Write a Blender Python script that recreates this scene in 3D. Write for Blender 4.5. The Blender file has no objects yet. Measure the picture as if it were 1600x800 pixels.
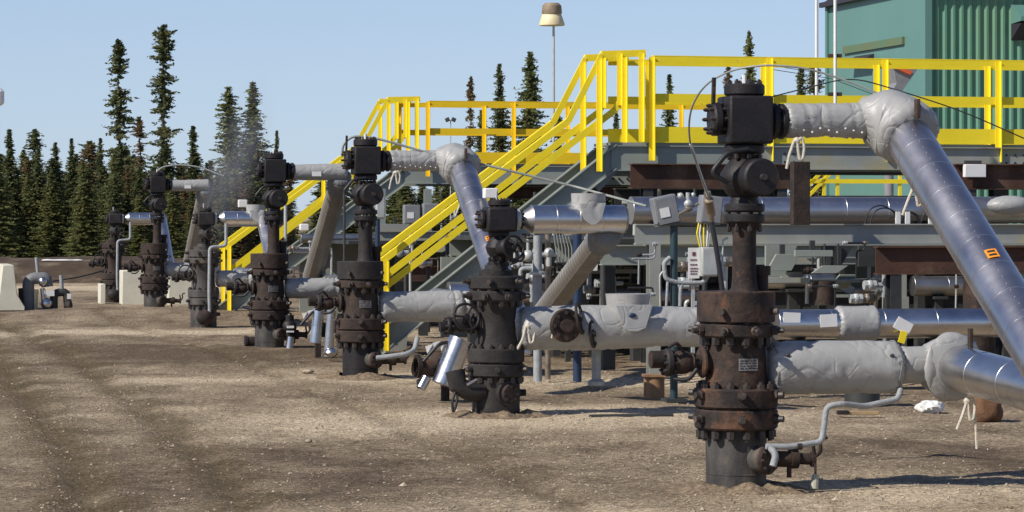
import bpy, math, random
from mathutils import Vector, Matrix, noise
R = math.radians
random.seed(7)
F = 4500.0; HZ = 341.0; CH = 1.7; TH = R(13.07)
SC = bpy.context.scene
# ---------------------------------------------------------------- camera, world, sun, exposure
cam = bpy.data.cameras.new('camera'); camo = bpy.data.objects.new('camera', cam)
SC.collection.objects.link(camo); SC.camera = camo
cam.sensor_width = 36.0; cam.lens = 36.0 * F / 1600.0
cam.shift_y = -(400 - HZ) / 1600.0
cam.clip_start = 0.5; cam.clip_end = 9000
camo.location = (0, 0, CH); camo.rotation_euler = (R(90), 0, 0)
SUN_EL, SUN_AZ = R(40), R(34)          # azimuth: degrees behind the camera, measured from the left (-X) side
sdir = Vector((-math.cos(SUN_AZ) * math.cos(SUN_EL), -math.sin(SUN_AZ) * math.cos(SUN_EL), math.sin(SUN_EL)))
w = bpy.data.worlds.new('World'); SC.world = w; w.use_nodes = True
wn = w.node_tree; bg = wn.nodes['Background']
sky = wn.nodes.new('ShaderNodeTexSky'); sky.sky_type = 'NISHITA'; sky.sun_disc = False
sky.sun_elevation = SUN_EL; sky.sun_rotation = math.atan2(sdir.x, sdir.y)
sky.altitude = 400; sky.air_density = 0.8; sky.dust_density = 0.15; sky.ozone_density = 3.0
tint = wn.nodes.new('ShaderNodeMix'); tint.data_type = 'RGBA'; tint.blend_type = 'MULTIPLY'; tint.inputs['Factor'].default_value = 1
tint.inputs['B'].default_value = (1.04, .96, 1.055, 1); wn.links.new(sky.outputs[0], tint.inputs['A']); 
wtc = wn.nodes.new('ShaderNodeTexCoord'); wsp = wn.nodes.new('ShaderNodeSeparateXYZ'); wn.links.new(wtc.outputs['Generated'], wsp.inputs[0])
wmr = wn.nodes.new('ShaderNodeMapRange'); wn.links.new(wsp.outputs['Z'], wmr.inputs['Value']); wmr.inputs['From Min'].default_value = 0.0; wmr.inputs['From Max'].default_value = .3
wmr.inputs['To Min'].default_value = .72; wmr.inputs['To Max'].default_value = 0.0
low = wn.nodes.new('ShaderNodeMix'); low.data_type = 'RGBA'; wn.links.new(wmr.outputs[0], low.inputs['Factor']); wn.links.new(tint.outputs['Result'], low.inputs['A'])
low.inputs['B'].default_value = (4.35, 5.75, 7.35, 1)      # pale milky air low over the horizon
wn.links.new(low.outputs['Result'], bg.inputs[0]); bg.inputs[1].default_value = 0.10
sl = bpy.data.lights.new('sun', 'SUN'); sl.energy = 4.8; sl.angle = R(0.6); sl.color = (1.0, 0.93, 0.83)
so = bpy.data.objects.new('sun', sl); SC.collection.objects.link(so)
so.rotation_euler = (-sdir).to_track_quat('-Z', 'Y').to_euler()
SC.view_settings.view_transform = 'Standard'; SC.view_settings.look = 'None'
SC.view_settings.exposure = 0.10; SC.view_settings.gamma = 1.0
SC.render.engine = 'CYCLES'

# ---------------------------------------------------------------- helpers
EV = Vector((math.cos(TH), math.sin(TH), 0)); EU = Vector((-math.sin(TH), math.cos(TH), 0)); EZ = Vector((0, 0, 1))
def at(px, py, s):
    return Vector(((px - 800) / s, F / s, CH - (py - HZ) / s))
def vu(p, v=0, u=0, z=0):
    return p + EV * v + EU * u + EZ * z
def on_ground(px, s):
    return Vector(((px - 800) / s, F / s, 0))

class MB:
    def __init__(s): s.v = []; s.f = []
    def add(s, vs, fs):
        b = len(s.v); s.v += [Vector(v) for v in vs]; s.f += [tuple(i + b for i in f) for f in fs]; return s
    def box(s, c, size, m=None):
        hx, hy, hz = size[0] / 2, size[1] / 2, size[2] / 2
        vs = [Vector((x, y, z)) for x in (-hx, hx) for y in (-hy, hy) for z in (-hz, hz)]
        if m is not None: vs = [m @ v for v in vs]
        c = Vector(c)
        return s.add([v + c for v in vs], [(0, 1, 3, 2), (4, 6, 7, 5), (0, 4, 5, 1), (2, 3, 7, 6), (0, 2, 6, 4), (1, 5, 7, 3)])
    def bar(s, p0, p1, wd, ht, up=EZ):
        """rectangular bar between two points, ht along up, wd sideways"""
        p0, p1, up = Vector(p0), Vector(p1), Vector(up)
        d = (p1 - p0).normalized(); side = d.cross(up).normalized(); u2 = side.cross(d)
        vs = [p + side * a * wd / 2 + u2 * b * ht / 2 for p in (p0, p1) for a, b in ((-1, -1), (1, -1), (1, 1), (-1, 1))]
        return s.add(vs, [(3, 2, 1, 0), (4, 5, 6, 7), (0, 1, 5, 4), (1, 2, 6, 5), (2, 3, 7, 6), (3, 0, 4, 7)])
    def prism(s, poly, ax, d):
        """polygon of 3D points extruded by vector ax*d"""
        poly = [Vector(p) for p in poly]; o = Vector(ax) * d; n = len(poly)
        vs = poly + [p + o for p in poly]
        fs = [tuple(range(n)), tuple(reversed(range(n, 2 * n)))] + [(i, i + n, (i + 1) % n + n, (i + 1) % n) for i in range(n)]
        return s.add(vs, fs)
    def lathe(s, prof, n=28, o=(0, 0, 0), ax=(0, 0, 1), cap=True, rf=None):
        """prof: (height along axis, radius)"""
        ax = Vector(ax).normalized(); o = Vector(o)
        t = Vector((1, 0, 0)) if abs(ax.x) < 0.9 else Vector((0, 1, 0))
        a = ax.cross(t).normalized(); b = ax.cross(a)
        vs = []; fs = []
        for h, r in prof:
            for k in range(n):
                ph = 2 * math.pi * k / n; rr = r if rf is None else rf(h, r, ph)
                vs.append(o + ax * h + (a * math.cos(ph) + b * math.sin(ph)) * rr)
        for i in range(len(prof) - 1):
            for k in range(n):
                k2 = (k + 1) % n; fs.append((i * n + k, i * n + k2, (i + 1) * n + k2, (i + 1) * n + k))
        if cap: fs.append(tuple(reversed(range(n)))); fs.append(tuple(range((len(prof) - 1) * n, len(prof) * n)))
        return s.add(vs, fs)
    def cyl(s, p0, p1, r, n=20, r1=None):
        p0, p1 = Vector(p0), Vector(p1); L = (p1 - p0).length
        return s.lathe([(0, r), (L, r if r1 is None else r1)], n, p0, p1 - p0)
    def sweep(s, pts, rf, n=16, cap=True, closed=False):
        """rf: number or f(t, phi) -> radius"""
        pts = [Vector(p) for p in pts]; N = len(pts); vs = []; fs = []
        T = []
        for i in range(N):
            if closed: T.append((pts[(i + 1) % N] - pts[i - 1]).normalized())
            else: T.append((pts[min(i + 1, N - 1)] - pts[max(i - 1, 0)]).normalized())
        ref = EZ if abs(T[0].z) < 0.9 else Vector((0, 1, 0))
        a = T[0].cross(ref).normalized()
        for i in range(N):
            a = (a - T[i] * a.dot(T[i])).normalized(); b = T[i].cross(a)
            for k in range(n):
                ph = 2 * math.pi * k / n
                r = rf if not callable(rf) else rf(i / (N - 1), ph)
                vs.append(pts[i] + (a * math.cos(ph) + b * math.sin(ph)) * r)
        for i in range(N if closed else N - 1):
            j = (i + 1) % N
            for k in range(n):
                k2 = (k + 1) % n; fs.append((i * n + k, j * n + k, j * n + k2, i * n + k2))
        if cap and not closed: fs.append(tuple(range(n))); fs.append(tuple(reversed(range((N - 1) * n, N * n))))
        return s.add(vs, fs)
    def ball(s, c, r, n=16, sc=(1, 1, 1)):
        m = n // 2; c = Vector(c); vs = [c + Vector((0, 0, r * sc[2]))]; fs = []
        for i in range(1, m):
            th = math.pi * i / m
            for k in range(n):
                ph = 2 * math.pi * k / n
                vs.append(c + Vector((r * sc[0] * math.sin(th) * math.cos(ph), r * sc[1] * math.sin(th) * math.sin(ph), r * sc[2] * math.cos(th))))
        vs.append(c - Vector((0, 0, r * sc[2])))
        for k in range(n): fs.append((0, 1 + k, 1 + (k + 1) % n))
        for i in range(m - 2):
            for k in range(n):
                a = 1 + i * n + k; b = 1 + i * n + (k + 1) % n; fs.append((a, a + n, b + n, b))
        e = len(vs) - 1; q = 1 + (m - 2) * n
        for k in range(n): fs.append((q + (k + 1) % n, q + k, e))
        return s.add(vs, fs)
    def build(s, name, mat, parent=None, bevel=0.0, smooth=True, ang=35):
        me = bpy.data.meshes.new(name); me.from_pydata([tuple(v) for v in s.v], [], s.f)
        me.materials.append(mat); me.update()
        import bmesh
        bm = bmesh.new(); bm.from_mesh(me); bmesh.ops.recalc_face_normals(bm, faces=bm.faces); bm.to_mesh(me); bm.free()
        if smooth:
            me.shade_smooth(); me.set_sharp_from_angle(angle=R(ang))
        o = bpy.data.objects.new(name, me); SC.collection.objects.link(o)
        if parent: o.parent = parent
        if bevel:
            b = o.modifiers.new('bevel', 'BEVEL'); b.width = bevel; b.segments = 2; b.limit_method = 'ANGLE'; b.angle_limit = R(40)
        return o

def tag(o, label, cat, group=None, kind=None):
    if label: o['label'] = label
    if cat: o['category'] = cat
    if group: o['group'] = group
    o['kind'] = kind or 'thing'
    return o
def thing(name, label, cat, loc, rz=0.0, group=None):
    o = bpy.data.objects.new(name, None); SC.collection.objects.link(o); o.empty_display_size = 0.1
    o.location = loc; o.rotation_euler = (0, 0, rz); return tag(o, label, cat, group)
def inst(name, me, parent, m):
    o = bpy.data.objects.new(name, me); SC.collection.objects.link(o); o.parent = parent; o.matrix_local = m; return o
def frame(z, x_hint=None):
    z = Vector(z).normalized(); t = Vector((1, 0, 0)) if abs(z.x) < .9 else Vector((0, 1, 0))
    a = t.cross(z).normalized(); b = z.cross(a)
    return Matrix((a, b, z)).transposed().to_4x4()

# ---------------------------------------------------------------- materials
def mat(name, c1, c2=None, scale=4, rough=.6, metal=0, bump=0, bscale=None, c3=None, s3=1.2, t3=(.55, .7), spec=None, stretch=(1, 1, 1), r2=None, contrast=(.35, .65), bdist=.02):
    m = bpy.data.materials.new(name); m.use_nodes = True; nt = m.node_tree; N = nt.nodes; L = nt.links
    p = N['Principled BSDF']; p.inputs['Roughness'].default_value = rough; p.inputs['Metallic'].default_value = metal
    if spec is not None: p.inputs['Specular IOR Level'].default_value = spec
    tc = N.new('ShaderNodeTexCoord'); mp = N.new('ShaderNodeMapping'); mp.inputs['Scale'].default_value = stretch
    L.new(tc.outputs['Object'], mp.inputs[0])
    def nz(sc, det=6, rg=.6):
        n = N.new('ShaderNodeTexNoise'); n.inputs['Scale'].default_value = sc; n.inputs['Detail'].default_value = det
        n.inputs['Roughness'].default_value = rg; L.new(mp.outputs[0], n.inputs[0]); return n
    col = None
    if c2 is None: c2 = tuple(x * .8 for x in c1)
    n1 = nz(scale); r = N.new('ShaderNodeValToRGB'); L.new(n1.outputs['Fac'], r.inputs[0])
    r.color_ramp.elements[0].position = contrast[0]; r.color_ramp.elements[1].position = contrast[1]
    r.color_ramp.elements[0].color = (*c2, 1); r.color_ramp.elements[1].color = (*c1, 1); col = r.outputs[0]
    if c3 is not None:
        n3 = nz(s3, 8, .65); r3 = N.new('ShaderNodeValToRGB'); L.new(n3.outputs['Fac'], r3.inputs[0])
        r3.color_ramp.elements[0].position = t3[0]; r3.color_ramp.elements[1].position = t3[1]
        mx = N.new('ShaderNodeMix'); mx.data_type = 'RGBA'; L.new(r3.outputs[0], mx.inputs['Factor']); L.new(col, mx.inputs['A'])
        mx.inputs['B'].default_value = (*c3, 1); col = mx.outputs['Result']
    L.new(col, p.inputs['Base Color'])
    if r2 is not None:
        mr = N.new('ShaderNodeMapRange'); L.new(n1.outputs['Fac'], mr.inputs['Value']); mr.inputs['From Min'].default_value = .3; mr.inputs['From Max'].default_value = .7
        mr.inputs['To Min'].default_value = rough; mr.inputs['To Max'].default_value = r2; L.new(mr.outputs[0], p.inputs['Roughness'])
    if bump:
        b = N.new('ShaderNodeBump'); b.inputs['Strength'].default_value = bump; b.inputs['Distance'].default_value = bdist
        nb = nz(bscale or scale * 3, 8, .65); L.new(nb.outputs['Fac'], b.inputs['Height']); L.new(b.outputs[0], p.inputs['Normal'])
    return m
M = {}
M['black'] = mat('black_paint', (.020, .017, .018), (.011, .010, .011), 9, .55, bump=.25, bscale=40, c3=(.055, .040, .030), s3=3, t3=(.58, .8), spec=.35)
M['blackdust'] = mat('dusty_black_paint', (.038, .034, .031), (.020, .018, .018), 7, .65, bump=.3, bscale=30, c3=(.10, .078, .058), s3=2.5, t3=(.55, .78), spec=.3)
M['rust'] = mat('rusted_steel', (.080, .050, .037), (.024, .020, .019), 5, .75, contrast=(.42, .68), bump=.5, bscale=30, c3=(.19, .092, .048), s3=4.5, t3=(.54, .74), spec=.25)
M['rustdark'] = mat('dark_rusted_steel', (.060, .040, .031), (.026, .021, .019), 6, .7, bump=.45, bscale=30, c3=(.17, .085, .045), s3=2.2, t3=(.6, .8), spec=.25)
M['casing'] = mat('weathered_casing_steel', (.088, .082, .076), (.036, .034, .032), 3.5, .6, bump=.3, bscale=25, c3=(.15, .115, .08), s3=2, t3=(.52, .75), spec=.35, stretch=(2.5, 2.5, 1))
M['beam_rust'] = mat('red_brown_beam', (.10, .050, .034), (.055, .034, .026), 2, .8, bump=.3, bscale=18, c3=(.19, .13, .09), s3=1.1, t3=(.55, .75), spec=.2)
M['bolt'] = mat('weathered_bolt', (.06, .046, .038), (.022, .019, .018), 14, .55, c3=(.13, .10, .08), s3=14, t3=(.55, .7))
M['silver'] = mat('silver_jacket', (.68, .67, .67), (.57, .56, .56), 3, .24, 1, bump=.3, bscale=4, r2=.36, bdist=.015)
M['silverdull'] = mat('dull_jacket', (.46, .45, .44), (.34, .33, .32), 3, .36, 1, bump=.15, bscale=9, r2=.5, bdist=.015)
M['bluejacket'] = mat('jacket_bluish', (.56, .55, .57), (.47, .46, .48), 2.2, .32, 1, bump=.3, bscale=3, r2=.46, bdist=.015)
M['ribbed'] = mat('ribbed_jacket', (.30, .285, .255), (.24, .225, .20), 3, .55, .6, bump=.1, bscale=9)
M['blanket'] = mat('grey_blanket', (.355, .358, .350), (.305, .308, .301), 4, .42, bump=.4, bscale=7, spec=.5, bdist=.02)
def creases(m, amt):
    nt = m.node_tree; N = nt.nodes; L = nt.links; p = N['Principled BSDF']; old = p.inputs['Normal'].links[0].from_socket
    tc = N.new('ShaderNodeTexCoord'); h = None
    for sc, wd in ((2.1, .016), (4.2, .02)):
        n = N.new('ShaderNodeTexNoise'); n.inputs['Scale'].default_value = sc; n.inputs['Detail'].default_value = .6; n.inputs['Distortion'].default_value = .5; L.new(tc.outputs['Object'], n.inputs[0])
        a = N.new('ShaderNodeMath'); a.operation = 'SUBTRACT'; L.new(n.outputs['Fac'], a.inputs[0]); a.inputs[1].default_value = .5
        b = N.new('ShaderNodeMath'); b.operation = 'ABSOLUTE'; L.new(a.outputs[0], b.inputs[0])
        c = N.new('ShaderNodeMapRange'); c.interpolation_type = 'SMOOTHSTEP'; L.new(b.outputs[0], c.inputs['Value']); c.inputs['From Max'].default_value = wd
        if h is None: h = c.outputs[0]
        else:
            q = N.new('ShaderNodeMath'); q.operation = 'MULTIPLY_ADD'; L.new(c.outputs[0], q.inputs[0]); q.inputs[1].default_value = .5; L.new(h, q.inputs[2]); h = q.outputs[0]
    bp = N.new('ShaderNodeBump'); bp.inputs['Strength'].default_value = amt; bp.inputs['Distance'].default_value = .02; L.new(h, bp.inputs['Height']); L.new(old, bp.inputs['Normal']); L.new(bp.outputs[0], p.inputs['Normal'])
creases(M['blanket'], .25)
M['blanketdk'] = mat('grey_pipe_wrap', (.19, .195, .20), (.15, .155, .16), 6, .6, bump=.4, bscale=14, spec=.4)
M['yellow'] = mat('yellow_paint', (.94, .75, .026), (.88, .69, .022), 3, .5, spec=.35, bump=.08, bscale=20, c3=(.42, .30, .06), s3=5, t3=(.66, .74))
M['shaded_yellow'] = mat('shaded_yellow_paint', (.92, .62, .015), (.84, .55, .012), 3, .5, spec=.35)  # rail yellow turned orange to stand in for weaker light there
M['steelgreen'] = mat('green_grey_steel', (.28, .305, .270), (.24, .265, .235), 2, .55, spec=.4, c3=(.24, .21, .09), s3=1.1, t3=(.66, .8))
M['steelgrey'] = mat('grey_steel', (.33, .34, .31), (.26, .27, .25), 2, .55, spec=.4, c3=(.34, .30, .13), s3=.8, t3=(.50, .66))
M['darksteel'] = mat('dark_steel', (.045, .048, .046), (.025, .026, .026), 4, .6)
M['white'] = mat('white_paint', (.78, .78, .76), (.70, .70, .68), 3, .5)
M['galv'] = mat('galvanised', (.52, .54, .52), (.42, .44, .42), 8, .5, .3)
M['tube'] = mat('grey_tape_tube', (.34, .36, .37), (.26, .28, .29), 12, .6, bump=.5, bscale=40)
M['rope'] = mat('white_rope', (.66, .62, .52), (.5, .46, .38), 40, .85, bump=.5, bscale=90)
M['concrete'] = mat('pale_concrete', (.66, .64, .52), (.56, .54, .44), 3, .8, bump=.2, bscale=20)
M['orange'] = mat('orange_sticker', (.85, .32, .03), (.8, .28, .02), 5, .5)
M['red'] = mat('red_paint', (.5, .035, .02), None, 5, .5)
M['ink'] = mat('dark_ink', (.03, .02, .02), None, 5, .7)
M['bluepost'] = mat('dark_teal_paint', (.018, .05, .06), (.012, .035, .045), 5, .5)
M['navy'] = mat('navy_paint', (.015, .035, .085), None, 5, .5)
M['greenwall'] = mat('green_cladding', (.115, .27, .185), (.10, .24, .165), .6, .5, spec=.35, c3=(.15, .26, .14), s3=.35, t3=(.5, .75))
M['bluegreen'] = mat('blue_green_cladding', (.115, .245, .215), (.105, .225, .20), .4, .45, spec=.4, c3=(.11, .22, .165), s3=.25, t3=(.5, .75))
M['roofdk'] = mat('dark_trim', (.035, .03, .045), None, 3, .6)
M['box'] = mat('grey_enclosure', (.23, .24, .25), (.18, .19, .20), 5, .5)
M['wood'] = mat('raw_wood', (.40, .28, .14), (.3, .2, .1), 12, .8)
M['rock'] = mat('brown_clod', (.17, .09, .045), (.12, .06, .03), 10, .95, bump=.7, bscale=25)
M['cloth'] = mat('white_plastic', (.75, .75, .72), (.6, .6, .58), 8, .6, bump=.4, bscale=20)
M['lamp_base'] = mat('lamp_base_paint', (.30, .24, .16), (.22, .17, .11), 5, .6)
M['cream'] = mat('cream_shade', (.78, .70, .42), (.70, .60, .36), 4, .5)
M['wire'] = mat('cable_sheath', (.30, .32, .30), (.2, .22, .2), 6, .5)
M['blackhose'] = mat('black_hose', (.02, .02, .022), None, 6, .5)
M['bark'] = mat('spruce_bark', (.09, .070, .055), (.055, .045, .038), 10, .9, bump=.5, bscale=30)
M['copper'] = mat('brass_fitting', (.35, .30, .24), (.2, .16, .12), 10, .4, .6)
def foliage(name, a, b, c):
    m = mat(name, a, b, 1.6, .8, spec=.15, c3=c, s3=.7, t3=(.5, .7)); nt = m.node_tree; N = nt.nodes; L = nt.links; p = N['Principled BSDF']
    t = N.new('ShaderNodeBsdfTranslucent'); mx = N.new('ShaderNodeMixShader'); mx.inputs[0].default_value = .38; L.new(p.inputs['Base Color'].links[0].from_socket, t.inputs[0])
    L.new(p.outputs[0], mx.inputs[1]); L.new(t.outputs[0], mx.inputs[2]); L.new(mx.outputs[0], N['Material Output'].inputs[0]); return m
M['fol0'] = foliage('spruce_needles', (.175, .20, .085), (.10, .12, .06), (.24, .20, .09))
M['fol1'] = foliage('spruce_needles_olive', (.24, .26, .10), (.13, .15, .065), (.30, .25, .10))
M['fol2'] = foliage('spruce_needles_brown', (.27, .20, .10), (.14, .12, .07), (.36, .22, .10))

# ground material
def ground_mat():
    m = bpy.data.materials.new('packed_dirt'); m.use_nodes = True; nt = m.node_tree; N = nt.nodes; L = nt.links
    p = N['Principled BSDF']; p.inputs['Roughness'].default_value = .95; p.inputs['Specular IOR Level'].default_value = .1
    tc = N.new('ShaderNodeTexCoord')
    def mp(sc):
        q = N.new('ShaderNodeMapping'); q.inputs['Scale'].default_value = sc; q.inputs['Rotation'].default_value = (0, 0, -TH * .5); L.new(tc.outputs['Object'], q.inputs[0]); return q
    def nz(q, sc, det=8, rg=.6):
        n = N.new('ShaderNodeTexNoise'); n.inputs['Scale'].default_value = sc; n.inputs['Detail'].default_value = det; n.inputs['Roughness'].default_value = rg
        L.new(q.outputs[0], n.inputs[0]); return n
    def ramp(src, stops):
        r = N.new('ShaderNodeValToRGB'); e = r.color_ramp.elements
        e[0].position, e[0].color = stops[0][0], (*stops[0][1], 1); e[1].position, e[1].color = stops[-1][0], (*stops[-1][1], 1)
        for q, c in stops[1:-1]: k = e.new(q); k.color = (*c, 1)
        L.new(src, r.inputs[0]); return r.outputs[0]
    def mix(f, a, b, mode='MIX'):
        x = N.new('ShaderNodeMix'); x.data_type = 'RGBA'; x.blend_type = mode
        for sock, v in (('Factor', f), ('A', a), ('B', b)):
            if hasattr(v, 'links'): L.new(v, x.inputs[sock])
            elif isinstance(v, tuple): x.inputs[sock].default_value = (*v, 1)
            else: x.inputs[sock].default_value = v
        return x.outputs['Result']
    big = nz(mp((.13, .36, 1)), 1.0, 7, .62); mid = nz(mp((1.0, .8, 1)), 1.5, 8, .65); fine = nz(mp((1, 1, 1)), 22, 6, .7); gr = nz(mp((1, 1, 1)), 60, 3, .6)
    at_ = N.new('ShaderNodeAttribute'); at_.attribute_name = 'soil'; sc_ = N.new('ShaderNodeSeparateColor'); L.new(at_.outputs['Color'], sc_.inputs[0])
    def ma(op, a, b=None):
        x = N.new('ShaderNodeMath'); x.operation = op
        for i, v in enumerate((a, b)):
            if v is None: continue
            if hasattr(v, 'links'): L.new(v, x.inputs[i])
            else: x.inputs[i].default_value = v
        return x.outputs[0]
    dry = ma('ADD', sc_.outputs[0], ma('MULTIPLY', ma('SUBTRACT', mid.outputs['Fac'], .5), .65))
    dry = ma('ADD', dry, ma('MULTIPLY', ma('SUBTRACT', fine.outputs['Fac'], .5), .55))
    c = ramp(dry, [(.06, (.155, .118, .080)), (.30, (.27, .212, .146)), (.52, (.40, .322, .222)), (.80, (.63, .525, .375))])
    c = mix(ma('MULTIPLY', sc_.outputs[1], .85), c, (.135, .104, .058))
    sp = ramp(fine.outputs['Fac'], [(.36, (.66, .64, .62)), (.5, (1, 1, 1)), (.64, (1.45, 1.41, 1.35))]); c = mix(1.0, c, sp, 'MULTIPLY')
    pb = N.new('ShaderNodeTexVoronoi'); pb.inputs['Scale'].default_value = 26; L.new(mp((1, 1, 1)).outputs[0], pb.inputs[0]); pr = ramp(pb.outputs['Distance'], [(.10, (1.55, 1.5, 1.42)), (.22, (1, 1, 1))]); c = mix(.7, c, pr, 'MULTIPLY')
    sp = ramp(gr.outputs['Fac'], [(.36, (.72, .70, .68)), (.5, (1, 1, 1)), (.64, (1.35, 1.33, 1.3))]); c = mix(.8, c, sp, 'MULTIPLY')
    L.new(c, p.inputs['Base Color'])
    b = N.new('ShaderNodeBump'); b.inputs['Strength'].default_value = 1.0; b.inputs['Distance'].default_value = .04; L.new(ma('ADD', fine.outputs['Fac'], ma('MULTIPLY', gr.outputs['Fac'], .6)), b.inputs['Height'])
    b2 = N.new('ShaderNodeBump'); b2.inputs['Strength'].default_value = .5; b2.inputs['Distance'].default_value = .05; L.new(mid.outputs['Fac'], b2.inputs['Height']); L.new(b.outputs[0], b2.inputs['Normal'])
    L.new(b2.outputs[0], p.inputs['Normal']); return m
M['ground'] = ground_mat()
M['clod'] = mat('loose_soil', (.27, .20, .13), (.15, .10, .065), 12, .95, bump=.8, bscale=40, spec=.1)
M['stone'] = mat('pale_gravel', (.44, .37, .28), (.17, .13, .095), 3, .9, spec=.15, contrast=(.4, .6))
M['bank'] = mat('bank_soil', (.10, .074, .052), (.06, .044, .033), 1.2, .95, bump=.6, bscale=6, spec=.1, c3=(.22, .17, .12), s3=.8)
M['snow'] = mat('old_snow', (.72, .72, .70), (.55, .53, .5), 2, .7)

# ---------------------------------------------------------------- ground
WELLS = [('A', 1150, 249.), ('B', 775, 182.), ('C', 563, 146.5), ('D', 421, 120.5), ('E', 318, 100.), ('F', 241, 85.5), ('G', 177, 77.)]
WP = {k: on_ground(px, s) for k, px, s in WELLS}
TRK = [(12, -1.9), (16.7, -2.46), (20.2, -3.05), (25.6, -4.2), (30, -5.2), (35, -6.2), (45, -8.8), (60, -13)]
def trk(y):
    for (y0, x0), (y1, x1) in zip(TRK, TRK[1:]):
        if y <= y1: return x0 + (x1 - x0) * (y - y0) / (y1 - y0)
    return -13 - (y - 60) * .26
def gh(x, y):
    h = .035 * (noise.noise(Vector((x * .35, y * .22, 0)))) + .018 * noise.noise(Vector((x * 1.1, y * .8, 3))) + .018 * noise.noise(Vector((x * 3.2, y * 2.6, 8))) + .008 * noise.noise(Vector((x * 8, y * 5, 1)))
    h -= .012
    for k, p in WP.items():
        d2 = (x - p.x) ** 2 + (y - p.y) ** 2; h *= 1 - .7 * math.exp(-d2 / .5)
    d = ((x + 6.2) / 3.4) ** 2 + ((y - 49.5) / 2.2) ** 2; h += .17 * math.exp(-d)
    d = ((x + 4.6) / 2.6) ** 2 + ((y - 37.5) / 1.0) ** 2; h += .05 * math.exp(-d)
    # worn wheel tracks with thrown-up shoulders
    for off, wd in ((0, .12), (.95, .12), (-1.6, .15), (2.9, .10)):
        q = (x - trk(y) - off + .05 * noise.noise(Vector((y, off, 2)))) / wd; h += -.032 * math.exp(-q * q) + .014 * math.exp(-((abs(q) - 1.7) / .5) ** 2)
    return h if y < 70 else h * max(0, 1 - (y - 70) / 20)
def gcol(x, y):
    """dryness (pale, loose, dry soil) and wheel-track share of the surface at a point"""
    n1 = noise.noise(Vector((x * .5, y * .35, 31))); n2 = noise.noise(Vector((x * 1.6, y * 1.1, 17))); n3 = noise.noise(Vector((x * 4.5, y * 3, 5)))
    yy = y + 1.3 * noise.noise(Vector((x * .45, y * .12, 40))) + .5 * noise.noise(Vector((x * 1.5, y * .5, 41)))
    g = lambda c, w_: math.exp(-((yy - c) / w_) ** 2)
    e = lambda cx, cy, wx, wy: math.exp(-((x - cx) / wx) ** 2 - ((yy - cy) / wy) ** 2)
    d = .34 + .62 * g(43, .9) * (1 if x < -2 else .4) + .45 * g(30.3, 1.0) * min(1, max(.2, (x + 5.5) / 2)) + .62 * e(-.6, 24.4, 2.0, 1.5) + .40 * e(1.6, 24, 1.6, 1.6)
    d += .40 * e(2.6, 17.4, 1.6, 1.4) + .35 * e(.3, 16.5, 1.1, 1.0) + .25 * e(-3.8, 27.5, .6, 1.6) - .25 * e(-1.4, 19.6, 1.5, 1.9) - .30 * e(-3.2, 36.5, 4, 2.6) - .22 * e(3.2, 21.3, 1.6, 1.3) + .5 * g(70, 4)
    d += .22 * n1 + .20 * n2 + .16 * n3
    t = 0
    for off, wd, am in ((0, .26, 1.), (.95, .22, .9), (-1.6, .4, .8), (2.9, .16, .45)):
        q = (x - trk(y) - off + .25 * n2) / wd; t += am * math.exp(-q * q)
    return min(1, max(0, d)), min(1, t)
def ground():
    xs = [-3000, -1200, -500, -250, -120, -60, -35, -24] + [-18 + .10 * i for i in range(361)] + [24, 35, 60, 120, 250, 500, 1200, 3000]
    ys = [-400, -100, -30, -5, 4, 8, 11]; y = 12.5
    while y < 82: ys.append(y); y *= 1.0062
    ys += [84, 90, 100, 115, 140, 200, 400, 1000, 3000, 6500]
    nx = len(xs); vs = [(x, y, gh(x, y) if (abs(x) < 19 and 11 < y < 90) else 0) for y in ys for x in xs]
    fs = [(j * nx + i, j * nx + i + 1, (j + 1) * nx + i + 1, (j + 1) * nx + i) for j in range(len(ys) - 1) for i in range(nx - 1)]
    m = MB(); m.v = [Vector(v) for v in vs]; m.f = fs
    o = m.build('ground', M['ground'], ang=180)
    ca = o.data.color_attributes.new('soil', 'FLOAT_COLOR', 'POINT')
    buf = []
    for v in vs:
        if abs(v[0]) < 19 and 11 < v[1] < 100: d, t = gcol(v[0], v[1])
        else: d, t = .4, 0
        buf += [d, t, 0, 1]
    ca.data.foreach_set('color', buf); o['kind'] = 'structure'
ground()
def bank():
    m = MB(); rows = []
    prof = [(0, -.1), (.8, .18), (1.6, .5), (2.4, .50), (5, .56), (9, .5), (12, .3), (16, -.05)]
    xs = [-70 + .5 * i for i in range(200)]
    for i, x in enumerate(xs):
        for d, z in prof:
            e = min(1, max(0, (0 - x) / 7))
            nn = noise.noise(Vector((x * .25, d * .4, 5))); n2 = noise.noise(Vector((x * 1.3, d * 1.2, 9)))
            m.v.append(Vector((x, 75.5 + d + nn * .8, (z + (nn * .16 + n2 * .10) * (1 if z > 0 else 0)) * e - (1 - e) * .1)))
    k = len(prof)
    for i in range(len(xs) - 1):
        for j in range(k - 1): m.f.append((i * k + j, (i + 1) * k + j, (i + 1) * k + j + 1, i * k + j + 1))
    m.build('dirt_bank', M['bank'], ang=180)['kind'] = 'structure'
    # thin remnant of old snow lying on the bank
    s = MB()
    for (px0, px1) in ((74, 122), (-60, -10)):
        n = 26
        a = at(px0, 410, 57.3); b = at(px1, 410, 57.3)
        for i in range(n):
            t = i / n; p = a.lerp(b, t); r = .07 + .10 * abs(noise.noise(Vector((p.x * 2, 0, 1))))
            if abs(p.x) > 0: s.ball((p.x, 78.6 + .2 * noise.noise(Vector((p.x, 3, 3))), .55), r, 8, (1.8, 1.5, .4))
    tag(s.build('snow', M['snow']), 'thin strip of old white snow on the dirt bank', 'snow', kind='stuff')
bank()
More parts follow.
